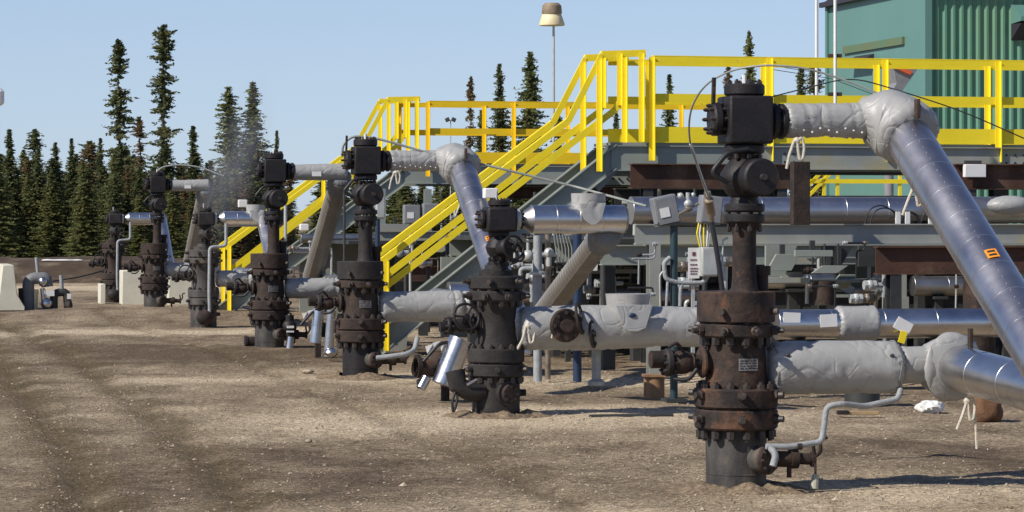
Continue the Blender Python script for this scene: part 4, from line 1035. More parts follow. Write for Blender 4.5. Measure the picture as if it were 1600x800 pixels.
run('steel_beam', 'rust-brown beam below the grey beam left of the largest wellhead', 'beam', 905, 1190, 405, 128, B_beam(.20, .14, 'beam_rust'))
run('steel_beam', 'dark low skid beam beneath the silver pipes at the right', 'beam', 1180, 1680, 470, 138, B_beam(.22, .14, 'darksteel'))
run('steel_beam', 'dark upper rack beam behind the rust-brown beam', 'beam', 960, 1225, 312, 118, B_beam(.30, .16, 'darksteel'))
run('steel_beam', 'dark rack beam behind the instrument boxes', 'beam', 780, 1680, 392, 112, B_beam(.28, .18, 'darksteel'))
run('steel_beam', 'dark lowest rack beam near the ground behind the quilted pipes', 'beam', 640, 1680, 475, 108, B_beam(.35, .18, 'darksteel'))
# lower silver pipe with tags
def tagged(t, L, z):
    jacket('pipe_jacket', [(0, 0, z), (L, 0, z)], .148, t, 'silver', .55)
    wrap('quilted_cover', [(.62, 0, z), (1.06, 0, z)], .178, t, a=.7, seed=22)
    for x, dz, a in ((.12, .06, .05), (.50, .04, -.05), (1.28, -.02, .5)):
        m = MB(); m.box((x, -.160 + abs(dz) * .3, z + dz), (.175, .008, .125), Matrix.Rotation(a, 3, 'Y')); m.build('tag_plate', M['white'], t)
    m = MB(); m.box((1.27, -.16, z - .13), (.07, .01, .12), Matrix.Rotation(.3, 3, 'Y')); m.build('caution_tape', M['yellow'], t)
    for x in (.25, 1.7, 3.2):
        m = MB(); m.box((x, 0, (z - .15) / 2), (.1, .14, z - .15)); m.build('pipe_shoe', M['darksteel'], t)
run('pipe', 'silver pipe with white tag plates and a quilted sleeve behind the fat grey pipe', 'pipe', 1212, 1680, 507, 158, tagged)
run('pipe', 'dark blue-grey pipe just above the tagged silver pipe', 'pipe', 1195, 1300, 440, 145, B_pipe(.075, 'silverdull', .5))
run('pipe', 'brown-grey pipe below the short rust beam at the right', 'pipe', 1425, 1640, 447, 140, B_pipe(.11, 'silverdull', .4))
run('pipe', 'thin silver pipe peeping out above the tagged pipe at the right', 'pipe', 1420, 1640, 469, 134, B_pipe(.085, 'silver', .4))
run('pipe', 'silver pipe behind the short black wellhead, left of the slanted leg', 'pipe', 700, 905, 457, 128, B_pipe(.13, 'silver', .5))
run('pipe', 'dark blue silver pipe right of the slanted leg', 'pipe', 955, 1120, 462, 132, B_pipe(.15, 'bluejacket', .35))
run('pipe', 'short silver pipe end beneath the instrument shelf', 'pipe', 905, 1003, 434, 122, B_pipe(.065, 'silver', .5))
run('pipe', 'grey pipe running level behind the far stair and dark wellhead', 'pipe', 470, 760, 372, 96, B_pipe(.07, 'silverdull', .5))
run('steel_beam', 'pale grey rack beam seen between the near stair rails', 'beam', 590, 860, 372, 98, B_beam(.22, .1, 'steelgrey', True, 'darksteel'))
run('steel_beam', 'rust-brown rack beam seen under the near stair', 'beam', 560, 900, 428, 100, B_beam(.24, .12, 'beam_rust'))
run('steel_beam', 'rust-brown beam under the far walkway', 'beam', 740, 980, 292, 88, B_beam(.42, .14, 'beam_rust'))
# rusty pile columns
def pile(px, s, py_top, r, mt, label):
    p = on_ground(px, s); t = thing('pipe_pile', label, 'pile', p); zt = CH - (py_top - HZ) / s
    m = MB(); m.cyl((0, 0, -.2), (0, 0, zt), r, 26); m.build('pile', mt, t)
    m = MB(); m.box((0, 0, zt + .01), (r * 2.3, r * 2.3, .02)); m.build('cap_plate', mt, t)
pile(1530, 152, 430, .165, M['rust'], 'thick rusty pile beside the tagged silver pipe')
pile(1022, 163, 588, .10, mat('pale_rust', (.36, .20, .10), (.22, .13, .07), 6, .85, bump=.3), 'short pale rusty pile stub left of the largest wellhead')
pile(1347, 172, 585, .16, M['darksteel'], 'dark short pile under the fat grey pipe')
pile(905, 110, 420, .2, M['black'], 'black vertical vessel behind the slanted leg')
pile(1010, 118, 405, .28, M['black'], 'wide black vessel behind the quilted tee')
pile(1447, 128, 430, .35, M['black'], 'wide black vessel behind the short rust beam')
for px, s, pt, lb in ((1385, 148, 428, 'left one of the two thin grey uprights under the short rust beam'), (1410, 148, 428, 'right one of the two thin grey uprights under the short rust beam')):
    p = on_ground(px, s); t = thing('steel_upright', lb, 'post', p, TH); zt = CH - (pt - HZ) / s
    m = MB(); m.box((0, 0, zt / 2), (.07, .07, zt)); m.build('upright', M['steelgrey'], t)
    m = MB(); m.box((0, -.04, zt - .32), (.11, .012, .16)); m.build('bracket', M['steelgrey'], t)
# tray of brackets under the grey beam
def brackets(t, L, z):
    for x, h, mt in ((.0, .32, 'steelgreen'), (.62, .22, 'darksteel'), (1.02, .22, 'darksteel')):
        m = MB(); m.prism([(x, 0, z), (x + .34, 0, z), (x + .2, 0, z - h), (x, 0, z - h)], (0, 1, 0), .05); m.build('bracket', M[mt], t)
    m = MB(); m.box((.62, .3, z - .16), (.85, .3, .05)); m.box((.2, .2, z - .36), (.5, .5, .05)); m.build('shelf', M['steelgrey'], t)
    m = MB(); m.box((.9, .5, z - .38), (1.3, .5, .03)); m.build('grating', M['steelgreen'], t)
    m = MB(); m.cyl((.62, -.05, z - .37), (.62, -.05, z - .62), .12, 20); m.build('drum', M['rustdark'], t)
    for x in (.5, .63, .78):
        m = MB(); m.cyl((x, -.03, z + .02), (x, -.03, z - .2), .012, 8); m.build('rod', M['darksteel'], t)
run('bracket_frame', 'green-grey bracket frame hanging below the stained grey beam', 'steel frame', 1197, 1380, 384, 150, brackets)
t = thing('cross_brace', 'slanted green plate brace beside the bracket frame', 'brace', on_ground(1320, 140), TH)
zz = lambda py: CH - (py - HZ) / 140.
m = MB(); m.bar((-.25, 0, zz(425)), (.15, 0, zz(462)), .05, .10); m.bar((.42, 0, zz(425)), (.22, 0, zz(462)), .05, .06); m.box((.15, 0, zz(462)), (.9, .3, .03)); m.build('plates', M['steelgreen'], t)
for x in (-.2, .5):
    m = MB(); m.box((x, .2, zz(462) / 2), (.08, .08, zz(462))); m.build('leg', M['darksteel'], t)
# white sign and white box hanging from the walkway
t = thing('junction_box', 'white rectangular box fixed under the near walkway beam, right of the slanted pipe', 'box', at(1520, 267, 134), TH)
m = MB(); m.box((0, -.05, 0), (.26, .08, .15)); m.build('box', M['white'], t, bevel=.006)
m = MB(); m.box((0, .0, .09), (.2, .05, .06)); m.build('bracket', M['darksteel'], t)
# dome on the beige pipe
t = thing('dome_cover', 'pale dome cover on the beige pipe at the right edge', 'cover', at(1577, 318, 141), TH)
m = MB(); m.ball((0, 0, -.02), .26, 20, (1, .6, .42)); m.build('dome', M['blanket'], t)

# ---------------------------------------------------------------- instruments by the largest wellhead
def gbox(name, label, px0, py0, px1, py1, s, d, mt, tilt=0, white=False, cat='box'):
    c = at((px0 + px1) / 2, (py0 + py1) / 2, s); t = thing(name, label, cat, c, TH)
    wd, h = (px1 - px0) / s, (py1 - py0) / s; rot = Matrix.Rotation(tilt, 3, 'Y')
    m = MB(); m.box((0, 0, 0), (wd, d, h), rot); o = m.build('case', M[mt], t, bevel=.01)
    m = MB(); m.box(rot @ Vector((0, -d / 2 - .006, 0)), (wd * .88, .012, h * .88), rot); m.build('lid', M[mt], t, bevel=.003)
    if white: m = MB(); m.box(rot @ Vector((-wd * .12, -d / 2 - .015, -h * .05)), (wd * .4, .006, h * .32), rot); m.build('plate', M['white'], t)
    return t
S = 168.
t = thing('instrument_stand', 'dark teal post stand carrying the tilted grey boxes', 'stand', on_ground(1053, S), TH)
m = MB(); m.cyl((0, 0, 0), (0, 0, CH - (348 - HZ) / S), .036, 14); m.build('post', M['bluepost'], t)
m = MB(); m.box((0, 0, CH - (350 - HZ) / S), (.34, .12, .03)); m.box((.3, .02, CH - (352 - HZ) / S), (.5, .05, .03)); m.build('bracket', M['darksteel'], t)
m = MB(); m.box((0, 0, .01), (.2, .2, .03)); m.build('base_plate', M['darksteel'], t)
gbox('junction_box', 'tilted grey junction box with white plate left of the teal post top', 1020, 306, 1058, 352, S, .14, 'box', R(-12), True)
gbox('junction_box', 'second grey junction box right of the teal post top, behind the cable gland', 1092, 306, 1126, 350, S, .14, 'box', R(6))
t = thing('valve_actuator', 'small brass valve actuator between the two grey junction boxes', 'valve', at(1075, 318, S + 3), TH)
m = MB(); m.cyl((-.09, 0, -.10), (.10, 0, .0), .012, 10); m.cyl((-.02, 0, -.06), (.03, 0, -.035), .03, 12); m.build('arm', M['copper'], t)
m = MB(); m.cyl((0, 0, 0), (0, 0, .10), .02, 10); m.ball((0, 0, .0), .04, 12); m.ball((-.07, 0, .07), .03, 12); m.ball((.05, 0, .08), .022, 10); m.build('body', M['galv'], t)
t = thing('cable', 'thin pale cable looping from the top of the largest wellhead to the boxes', 'cable', at(1105, 305, 230))
o = t.location
pts = [at(*q) - o for q in ((1108, 310, 230), (1100, 290, 231), (1088, 255, 233), (1078, 225, 235), (1076, 195, 237), (1080, 168, 239), (1094, 142, 241), (1113, 124, 243), (1150, 107, 245), (1200, 101, 246), (1260, 106, 246), (1330, 128, 246), (1400, 158, 246), (1425, 166, 246))]
m = MB(); m.sweep(round_path(pts, .2, 4), .0065, 8); m.build('sheath', M['wire'], t)
m = MB(); m.sweep([at(1107, 308, 230) - o, at(1098, 282, 231) - o, at(1087, 250, 233) - o, at(1079, 225, 235) - o], .010, 8); m.build('light_sleeve', M['white'], t)
m = MB(); m.cyl(at(1105, 300, 230) - o, at(1112, 345, 229) - o, .024, 12); m.cyl(at(1107, 312, 230) - o, at(1111, 335, 229) - o, .034, 12); m.build('gland', M['copper'], t)
m = MB(); m.sweep(round_path([at(*q) - o for q in ((1111, 342, 229), (1118, 380, 229), (1126, 430, 229), (1130, 465, 229))], .1), .018, 10); m.build('lower_hose', M['blackhose'], t)
t = thing('cable', 'thin dark cable sagging right from the black block over the yellow railing', 'cable', at(1205, 150, 246)); o = t.location
m = MB(); m.sweep(round_path([at(*q) - o for q in ((1203, 152, 248), (1250, 140, 246), (1330, 120, 244), (1400, 140, 243), (1500, 172, 242), (1620, 225, 240))], .25, 6), .0045, 6); m.build('sheath', M['darksteel'], t)
t = thing('cable', 'two thin wires slanting across the green building corner', 'cable', at(1200, 90, 100)); o = t.location
m = MB()
for k in (0, 6): m.sweep([at(1190, 100 + k, 100) - o, at(1300, 117 + k, 100) - o, at(1392, 152 + k, 100) - o], .006, 6)
m.build('wires', M['darksteel'], t)
t = thing('cable', 'grey conduit arching over the dark wellhead and running right over the stair', 'cable', at(568, 215, 146)); o = t.location
m = MB(); m.sweep(round_path([at(*q) - o for q in ((534, 245, 146), (536, 225, 146), (550, 213, 146), (575, 214, 146), (600, 219, 146), (680, 242, 146), (760, 258, 146), (900, 292, 146), (1010, 322, 150))], .12, 5), .013, 8); m.build('conduit', M['wire'], t)
t = thing('cable', 'thin pale wire arching over the second farthest wellhead', 'cable', at(245, 258, 85)); o = t.location
m = MB(); m.sweep(round_path([at(*q) - o for q in ((240, 285, 85), (248, 262, 85), (275, 257, 85), (310, 260, 85), (350, 275, 85))], .2, 5), .014, 8); m.build('sheath', M['wire'], t)
# sign plates and boxes beneath
t = thing('sign', 'upright white placard with small dark lettering beside the grey cabinet', 'sign', at(1084, 411, S), TH)
m = MB(); m.box((0, 0, 0), (.105, .01, .285)); m.build('panel', M['white'], t)
rr = random.Random(5); redink = mat('faded_red_ink', (.16, .05, .09), None, 5, .7)
m = MB(); m.box((.0, -.007, .085), (.032, .004, .035)); m.build('symbol', redink, t)
for i, zz_ in enumerate((.03, -.015, -.05, -.075, -.10)):
    x = -.035
    while x < .03:
        wq = rr.uniform(.008, .02); m = MB(); m.box((x + wq / 2, -.007, zz_), (wq, .004, .012)); m.build('lettering', redink, t); x += wq + .006
m = MB(); m.box((0, .03, -.40), (.03, .03, .9)); m.build('stake', M['galv'], t)
gbox('cabinet', 'pale grey instrument cabinet right of the white placard', 1093, 386, 1119, 432, S, .12, 'galv')
gbox('junction_box', 'narrow pale box behind the neck of the dark wellhead', 587, 308, 600, 342, 130, .1, 'galv')
gbox('junction_box', 'grey box with white plate above the near stair rail, left one', 630, 320, 656, 350, 100, .14, 'box', 0, True)
gbox('junction_box', 'grey box without plate above the near stair rail, right one', 660, 318, 686, 344, 100, .14, 'box', 0)
gbox('junction_box', 'white box behind the top cap of the short black wellhead', 755, 294, 777, 310, 150, .1, 'white')
gbox('junction_box', 'small white box hanging by the blue leg of the silver pipe', 372, 312, 386, 324, 90, .1, 'white')
gbox('junction_box', 'small white box below the far stair by the brown wellhead', 468, 350, 482, 360, 100, .1, 'white')
t = thing('tracing_tube', 'grey wrapped pipe loop below the white placard', 'tube', at(1075, 440, S), TH); 
def lo(px, py): return Vector(((px - 1075) / S, 0, -(py - 440) / S))
tube('wrapped_tube', [lo(1046, 402), lo(1036, 410), lo(1038, 436), lo(1060, 442), lo(1100, 442), lo(1108, 430), lo(1110, 410), lo(1122, 408)], .022, M['tube'], t, .05)
tube('wrapped_tube', [lo(1066, 442), lo(1063, 450), lo(1062, 478)], .018, M['tube'], t); tube('wrapped_tube', [lo(1042, 440), lo(1040, 478)], .014, M['tube'], t)
tube('wrapped_tube', [lo(1030, 480), lo(1029, 430), lo(1036, 422)], .008, M['galv'], t)
tube('wrapped_tube', [lo(1130, 470), lo(1132, 375), lo(1140, 372)], .01, M['galv'], t)
t = thing('wire_bundle', 'yellow, green and white wires hanging beneath the grey junction box', 'wires', at(1100, 365, S), TH)
for k, (dx, mt) in enumerate(((-.05, 'yellow'), (-.03, 'white'), (0, 'yellow'), (.03, 'white'), (.05, 'galv'))):
    m = MB(); m.sweep([(dx, 0, .10), (dx * 1.3 - .01, -.02, 0), (dx * .8, 0, -.12)], .007, 6); m.build('wire', M[mt], t)
# left-hand yard of small pipes seen under the silver pipe / stair
def uprights(px, s, pt, pb, r, mt, label):
    a = at(px, pb, s); z1 = CH - (pt - HZ) / s; t = thing('riser_pipe', label, 'pipe', (a.x, a.y, 0), TH)
    m = MB(); m.cyl((0, 0, 0), (0, 0, z1), r, 14); m.build('pipe', M[mt], t)
    m = MB(); m.lathe([(0, r), (.005, r * 1.9), (.035, r * 1.9), (.04, r)], 14, (0, 0, max(.1, a.z))); m.build('collar', M['galv'], t)
uprights(840, 150, 368, 430, .045, 'tube', 'thick pale grey riser just under the silver pipe')
uprights(856, 148, 366, 400, .030, 'copper', 'rusty copper-coloured riser right of the thick pale riser')
uprights(902, 150, 366, 425, .045, 'navy', 'blue riser post left of the slanted leg')
uprights(538, 130, 300, 440, .016, 'darksteel', 'thin dark riser left of the neck of the dark wellhead')
uprights(641, 100, 345, 425, .02, 'galv', 'thin pale riser below the left grey box over the stair')
uprights(590, 128, 340, 430, .03, 'navy', 'navy riser behind the narrow pale box')
uprights(836, 100, 300, 400, .03, 'darksteel', 'dark riser behind the near stair stringer')
uprights(446, 100, 320, 450, .025, 'galv', 'pale riser beside the brown wellhead')
t = thing('valve', 'silver capped valve with tubes beneath the shiny pipe', 'valve', at(857, 395, 149), TH)
m = MB(); m.ball((0, -.02, 0), .055, 14); m.cyl((0, -.02, 0), (0, -.02, -.14), .03, 12); m.cyl((-.08, -.02, -.02), (.08, -.02, -.02), .022, 10); m.build('body', M['galv'], t)
m = MB()
for k in range(6): m.sweep([(.05 + .03 * k, -.03, .20), (.07 + .035 * k, -.03, .05), (.10 + .03 * k, -.03, -.25)], .006, 6)
m.build('tubes', M['wire'], t)
handwheel(t, (0.1, -.06, -.18), (0.2, -1, 0), .06, M['blackdust'], .008)
t = thing('steel_gusset', 'white triangular plate between the blue riser and slanted leg', 'plate', at(925, 395, 140), TH)
m = MB(); m.prism([(-.08, 0, .18), (.08, 0, .0), (.06, 0, -.2), (-.08, 0, -.2)], (0, 1, 0), .02); m.build('plate', M['white'], t)
t = thing('shelf', 'grey shelf under the slanted leg beside the black vessel', 'shelf', at(945, 424, 132), TH)
m = MB(); m.box((0, .2, 0), (.95, .5, .05)); m.build('board', M['steelgrey'], t)
for x in (-.4, .4):
    m = MB(); m.box((x, .2, -.55), (.06, .06, 1.05)); m.build('leg', M['darksteel'], t)
# scatter of valves under the stair
rv = random.Random(9)
VL = [(625, 395, 105, 'silver valve seen between the lower rails of the near stair'), (660, 412, 105, 'rusty valve under the near stair mid rail'), (690, 372, 105, 'pale valve cluster left of the blue pipe'),
      (712, 384, 104, 'grey valve under the stringer of the near stair'), (705, 420, 103, 'dark valve low behind the near stair'), (825, 400, 140, 'dark tubed valve right of the short black wellhead'), (590, 440, 120, 'grey valve behind the lower dark wellhead')]
for px, py, s, lb in VL:
    t = thing('valve', lb, 'valve', at(px, py, s), TH); mt = rv.choice(('galv', 'rustdark', 'silverdull', 'tube'))
    m = MB(); m.ball((0, 0, 0), .07, 14); m.cyl((-.16, 0, 0), (.16, 0, 0), .04, 12); m.build('body', M[mt], t)
    m = MB(); m.cyl((0, 0, .05), (0, 0, .22), .018, 8); m.build('stem', M['galv'], t); handwheel(t, (0, 0, .22), (0.1, -.3, 1), .08, M['blackdust'], .01)
    flange(t, (-.14, 0, 0), (1, 0, 0), .07, .03, M['rustdark']); flange(t, (.14, 0, 0), (1, 0, 0), .07, .03, M['rustdark'])
    m = MB(); m.cyl((.1, .06, -(CH - (py - HZ) / s)), (.1, .06, 0), .03, 10); m.build('leg', M['darksteel'], t)

# ---------------------------------------------------------------- open rusty elbows with silver sleeves
def spool(px, py, s, label, k=1.0, tilt=.35, flip=1, foil=True, sr=.112):
    g = at(px, py, s); t = thing('pipe_elbow', label, 'pipe fitting', (g.x, g.y, 0), TH); z0 = max(.12, g.z)
    # rusty open elbow
    path = bend((-.24 * flip, -.02, z0 + .04), (-.02 * flip, 0, z0 + .02), (.02 * flip, .05, z0 + .30), .14, 8)
    m = MB(); m.sweep([Vector((-.26 * flip, -.03, z0 + .05))] + path, .075 * k, 20, cap=False); m.build('elbow', M['rust'], t)
    m = MB(); c = Vector((-.25 * flip, -.03, z0 + .05)); d = Vector((1 * flip, .1, 0)).normalized()
    m.lathe([(0, .068 * k), (0, .095 * k), (.035, .095 * k), (.035, .068 * k)], 22, c, d, cap=False); m.build('rim', M['rust'], t)
    m = MB(); m.lathe([(0, .06 * k), (.001, .0)], 20, c + d * .05, d, cap=False); m.build('bore', M['ink'], t)
    # silver sleeve leaning
    a = Vector((-.02, -.16, z0 - .12)); bq = a + Vector((tilt * .42, .02, .42))
    jacket('sleeve', [a, bq], sr, t, 'silver', .21)
    if foil:
        m = MB()
        for q in range(3):
            p = Vector((-.16 + .07 * q, -.12, z0 + .17 + .03 * (q % 2))); m.add([p, p + Vector((.07, .01, .03)), p + Vector((.05, -.02, .09)), p + Vector((-.02, 0, .07))], [(0, 1, 2, 3)])
        m.build('foil', M['cloth'], t, smooth=False)
    tube('hose', [(-.20, -.14, z0 + .10), (-.05, -.16, z0 + .27), (.12, -.12, z0 + .28)], .016, M['blackhose'], t)
    m = MB(); m.box((.05, .08, z0 / 2 - .05), (.07, .07, z0)); m.build('prop', M['rustdark'], t)
    return t
spool(690, 580, 168, 'open rusty elbow with a leaning bright silver sleeve left of the short black wellhead', 1.15, .42)
spool(492, 520, 128, 'open rusty elbow with an upright silver sleeve between the brown and the dark wellhead', 1.2, .12, -1, True, .07)
t = thing('foil_roll', 'loop of shiny foil lying at the foot of the leaning silver sleeve', 'foil', at(664, 600, 170), TH)
m = MB(); m.sweep([(-.06, 0, -.04), (-.07, 0, .03), (-.02, 0, .06), (.05, 0, .06)], .012, 8); m.build('loop', M['blackhose'], t)
m = MB(); m.cyl((-.04, .0, -.04), (.02, .02, .06), .045, 14); m.build('roll', M['silver'], t)
t = thing('vent_elbow', 'dark glossy elbow with drain hose touching the short black casing', 'pipe fitting', WP['B'], TH)
m = MB(); m.sweep([(-.14, -.1, .22), (-.26, -.12, .22), (-.36, -.12, .28), (-.38, -.1, .40)], .085, 18); m.build('elbow', M['blackdust'], t)
m = MB(); m.box((-.26, -.215, .31), (.10, .012, .02), Matrix.Rotation(-.5, 3, 'Y')); m.build('foil_strip', M['silver'], t)
tube('hose', [(-.38, -.15, .25), (-.42, -.16, .14), (-.41, -.16, .04), (-.38, -.16, .12), (-.37, -.15, .2)], .012, M['blackhose'], t)
m = MB(); m.cyl((-.2, -.12, .14), (-.2, -.12, .05), .012, 8); m.build('drain', M['bolt'], t)
t = thing('pipe_elbow', 'dark valve with a silver scrap sleeve right of the brown wellhead foot', 'pipe fitting', on_ground(452, 121), TH)
m = MB(); m.cyl((0, 0, .15), (0, 0, .45), .06, 14); m.ball((0, 0, .3), .1, 14); m.build('body', M['black'], t)
m = MB(); m.cyl((-.01, -.06, .0), (.01, -.05, .17), .05, 12); m.build('sleeve', M['silver'], t)
m = MB(); m.box((.0, -.08, .30), (.09, .05, .03)); m.box((.0, -.08, .24), (.09, .05, .02)); m.build('tag_plate', M['white'], t)
t = thing('pipe_elbow', 'upright silver scrap sleeve just left of the dark wellhead foot', 'pipe fitting', on_ground(513, 131), TH)
m = MB(); m.cyl((0, 0, .05), (.04, 0, .60), .055, 14); m.build('sleeve', M['silver'], t)
m = MB(); m.ball((.03, -.02, .1), .09, 12, (1, 1, .7)); m.build('foil', M['silver'], t)
t = thing('pipe_stub', 'rusty open stub left of the brown wellhead foot', 'pipe', on_ground(398, 120), TH)
m = MB(); m.cyl((-.12, 0, .09), (.10, 0, .09), .07, 18); m.lathe([(-.13, .085), (-.10, .085)], 18, (0, 0, .09), (1, 0, 0)); m.build('stub', M['rust'], t)
# grey base plate and conduit behind dark wellhead (foot of near stair)
t = thing('stair_footing', 'pale grey bent plate at the foot of the near stair', 'plate', on_ground(620, 122), TH)
m = MB(); m.prism([(-.1, 0, 0), (.12, 0, 0), (.14, 0, .18), (.05, 0, .34), (-.1, 0, .34)], (0, 1, 0), .05); m.build('plate', M['steelgrey'], t)
t = thing('tracing_tube', 'grey tape-wrapped tube along the ground right of the dark wellhead', 'tube', WP['C'], TH)
tube('wrapped_tube', [(.12, -.26, .22), (.30, -.28, .24), (.46, -.28, .26), (.55, -.2, .30), (.60, -.1, .42)], .028, M['tube'], t, .05)

# ---------------------------------------------------------------- small things on the ground
def rockish(name, label, cat, px, s, r, sc, mt, seed, crump=0.):
    p = on_ground(px, s); m = MB(); m.ball((0, 0, 0), r, 34, sc)
    m.v = [v * (1 + .22 * noise.noise(v * (1.6 / r) + Vector((seed, 0, 0))) + .10 * noise.noise(v * (4 / r)) - crump * abs(noise.noise(v * (2.6 / r) + Vector((1, seed, 4))))) for v in m.v]
    o = m.build(name, M[mt], ang=60); o.location = (p.x, p.y, r * sc[2] * .7); return tag(o, label, cat)
rockish('soil_clod', 'round brown clod of earth under the silver pipe at the right', 'clod', 1541, 186, .14, (1, .9, 1.05), 'rock', 3)
rockish('plastic_bag', 'crumpled white plastic bag on the ground right of the largest wellhead', 'bag', 1452, 178, .13, (1, .8, .5), 'cloth', 8, .5)
rockish('stone', 'pale stone lying alone in the middle of the dirt', 'stone', 482, 206, .022, (1.2, 1, .7), 'stone', 4)
rockish('stone', 'grey stone beside the dirt ridge on the left', 'stone', 480, 142, .05, (1.4, 1, .5), 'stone', 5)
t = thing('wood_stick', 'short raw wooden stick lying on the ground under the fat grey pipe', 'stick', on_ground(1345, 181), R(4))
m = MB(); m.box((0, 0, .02), (.32, .05, .03)); m.build('stick', M['wood'], t, bevel=.004)
m = MB(); m.box((-.16, -.01, .025), (.1, .06, .035)); m.build('stained_end', M['rust'], t, bevel=.004)
t = thing('ground_pipe', 'grey wrapped pipe, coloured dark for shade, lying on the ground right of the short black wellhead', 'pipe', on_ground(930, 184), TH)
m = MB(); m.cyl((-.05, 0, .012), (.7, .05, .012), .022, 12); m.build('pipe', M['darksteel'], t)  # dark colour paints the shade lying over this grey pipe

# ---------------------------------------------------------------- far left: barriers and small manifold
def barrier(px, s, label, L=1.8, k=1.0, wdm=1.0):
    t = thing('concrete_barrier', label, 'barrier', on_ground(px, s), TH)
    pr = [(-.30, 0, 0), (-.30, 0, .07), (-.16, 0, .30), (-.10, 0, .84), (.10, 0, .84), (.16, 0, .30), (.30, 0, .07), (.30, 0, 0)]
    m = MB(); m.prism([(x * wdm, y, z * k) for x, y, z in pr], (0, 1, 0), L); m.build('body', M['concrete'], t, bevel=.012); return t
barrier(13, 85, 'cream concrete barrier seen end-on at the left edge')
t = thing('concrete_block', 'cream concrete block between the two farthest wellheads', 'block', on_ground(211, 80), TH)
m = MB(); m.box((0, .3, .34), (.50, .6, .68)); m.build('block', M['concrete'], t, bevel=.015)
t = thing('concrete_block', 'cream concrete block just right of the second farthest wellhead', 'block', on_ground(282, 80), TH)
m = MB(); m.box((0, .3, .38), (.46, .6, .76)); m.build('block', M['concrete'], t, bevel=.015)
t = thing('concrete_block', 'narrow cream block peeping out left of the farthest wellhead', 'block', on_ground(161, 79), TH)
m = MB(); m.box((0, .3, .2), (.10, .6, .40)); m.build('block', M['concrete'], t, bevel=.01)
def manifold():
    s = 84.; t = thing('pipe_manifold', 'cluster of dark and silver wrapped elbows beside the end-on barrier', 'manifold', on_ground(72, s), TH)
    L = lambda px, py: Vector(((px - 72) / s, 0, CH - (py - HZ) / s))
    m = MB(); m.sweep(round_path([L(46, 484), L(44, 435), L(72, 434), L(74, 448)], .22, 8), .11, 20); m.build('arched_pipe', M['blanketdk'], t)
    m = MB(); m.cyl(L(60, 435), L(57, 402), .032, 12); m.build('vent', M['tube'], t)
    m = MB(); m.cyl(L(97, 455), L(95, 430), .036, 12); m.build('vent', M['tube'], t)
    m = MB(); m.ball(L(66, 440) + Vector((0, -.12, 0)), .085, 16, (1, 1, 1.1)); m.cyl(L(68, 470) + Vector((0, -.12, 0)), L(66, 450) + Vector((0, -.12, 0)), .05, 14); m.build('silver_cap', M['silver'], t)
    m = MB(); m.ball(L(72, 474) + Vector((0, -.12, 0)), .11, 16); m.build('silver_cap', M['silver'], t)
    m = MB(); m.sweep(round_path([L(84, 484), L(84, 458), L(104, 456), L(106, 484)], .1, 8), .075, 16); m.build('arched_pipe', M['darksteel'], t)
    m = MB(); m.box(L(77, 458) + Vector((0, -.18, 0)), (.16, .03, .10)); m.build('tag_plate', M['white'], t)
    m = MB(); m.box(L(107, 463) + Vector((0, -.1, 0)), (.07, .03, .10)); m.build('tag_plate', M['white'], t)
    m = MB(); m.cyl(L(35, 484), L(33, 450), .05, 12); m.build('riser', M['rustdark'], t)
    m = MB(); m.cyl(L(104, 478) - Vector((0, .05, 0)), L(110, 478) - Vector((0, .08, 0)), .1, 16); m.build('flanged_end', M['rustdark'], t)
    m = MB(); m.cyl(L(54, 484), L(56, 452), .055, 12); m.build('post', M['cream'], t)
manifold()

# ---------------------------------------------------------------- faint steam drifting over the fifth wellhead
def steam():
    m = bpy.data.materials.new('steam'); m.use_nodes = True; nt = m.node_tree; N = nt.nodes; L = nt.links
    N.remove(N['Principled BSDF']); out = N['Material Output']
    v = N.new('ShaderNodeVolumePrincipled'); v.inputs['Color'].default_value = (.85, .86, .88, 1); v.inputs['Anisotropy'].default_value = .2
    tc = N.new('ShaderNodeTexCoord'); ln = N.new('ShaderNodeVectorMath'); ln.operation = 'LENGTH'; mp = N.new('ShaderNodeMapping'); mp.inputs['Scale'].default_value = (1 / .5, 1 / .5, 1 / 1.6)
    L.new(tc.outputs['Object'], mp.inputs[0]); L.new(mp.outputs[0], ln.inputs[0])
    mr = N.new('ShaderNodeMapRange'); L.new(ln.outputs['Value'], mr.inputs['Value']); mr.inputs['From Min'].default_value = 1; mr.inputs['From Max'].default_value = .1; mr.inputs['To Max'].default_value = 1.2
    nz = N.new('ShaderNodeTexNoise'); nz.inputs['Scale'].default_value = 1.6; nz.inputs['Detail'].default_value = 3; L.new(tc.outputs['Object'], nz.inputs[0])
    n2 = N.new('ShaderNodeMapRange'); L.new(nz.outputs['Fac'], n2.inputs['Value']); n2.inputs['From Min'].default_value = .30; n2.inputs['From Max'].default_value = .68
    mu = N.new('ShaderNodeMath'); mu.operation = 'MULTIPLY'; L.new(mr.outputs[0], mu.inputs[0]); L.new(n2.outputs[0], mu.inputs[1]); L.new(mu.outputs[0], v.inputs['Density'])
    L.new(v.outputs[0], out.inputs['Volume'])
    b = MB(); b.ball((0, 0, 0), .51, 24, (1, 1, 3.2)); o = b.build('steam', m); o.location = at(368, 255, 98); o.rotation_euler = (0, R(18), 0)
    tag(o, 'faint grey steam drifting up behind the brown wellhead', 'steam', kind='stuff')
steam()

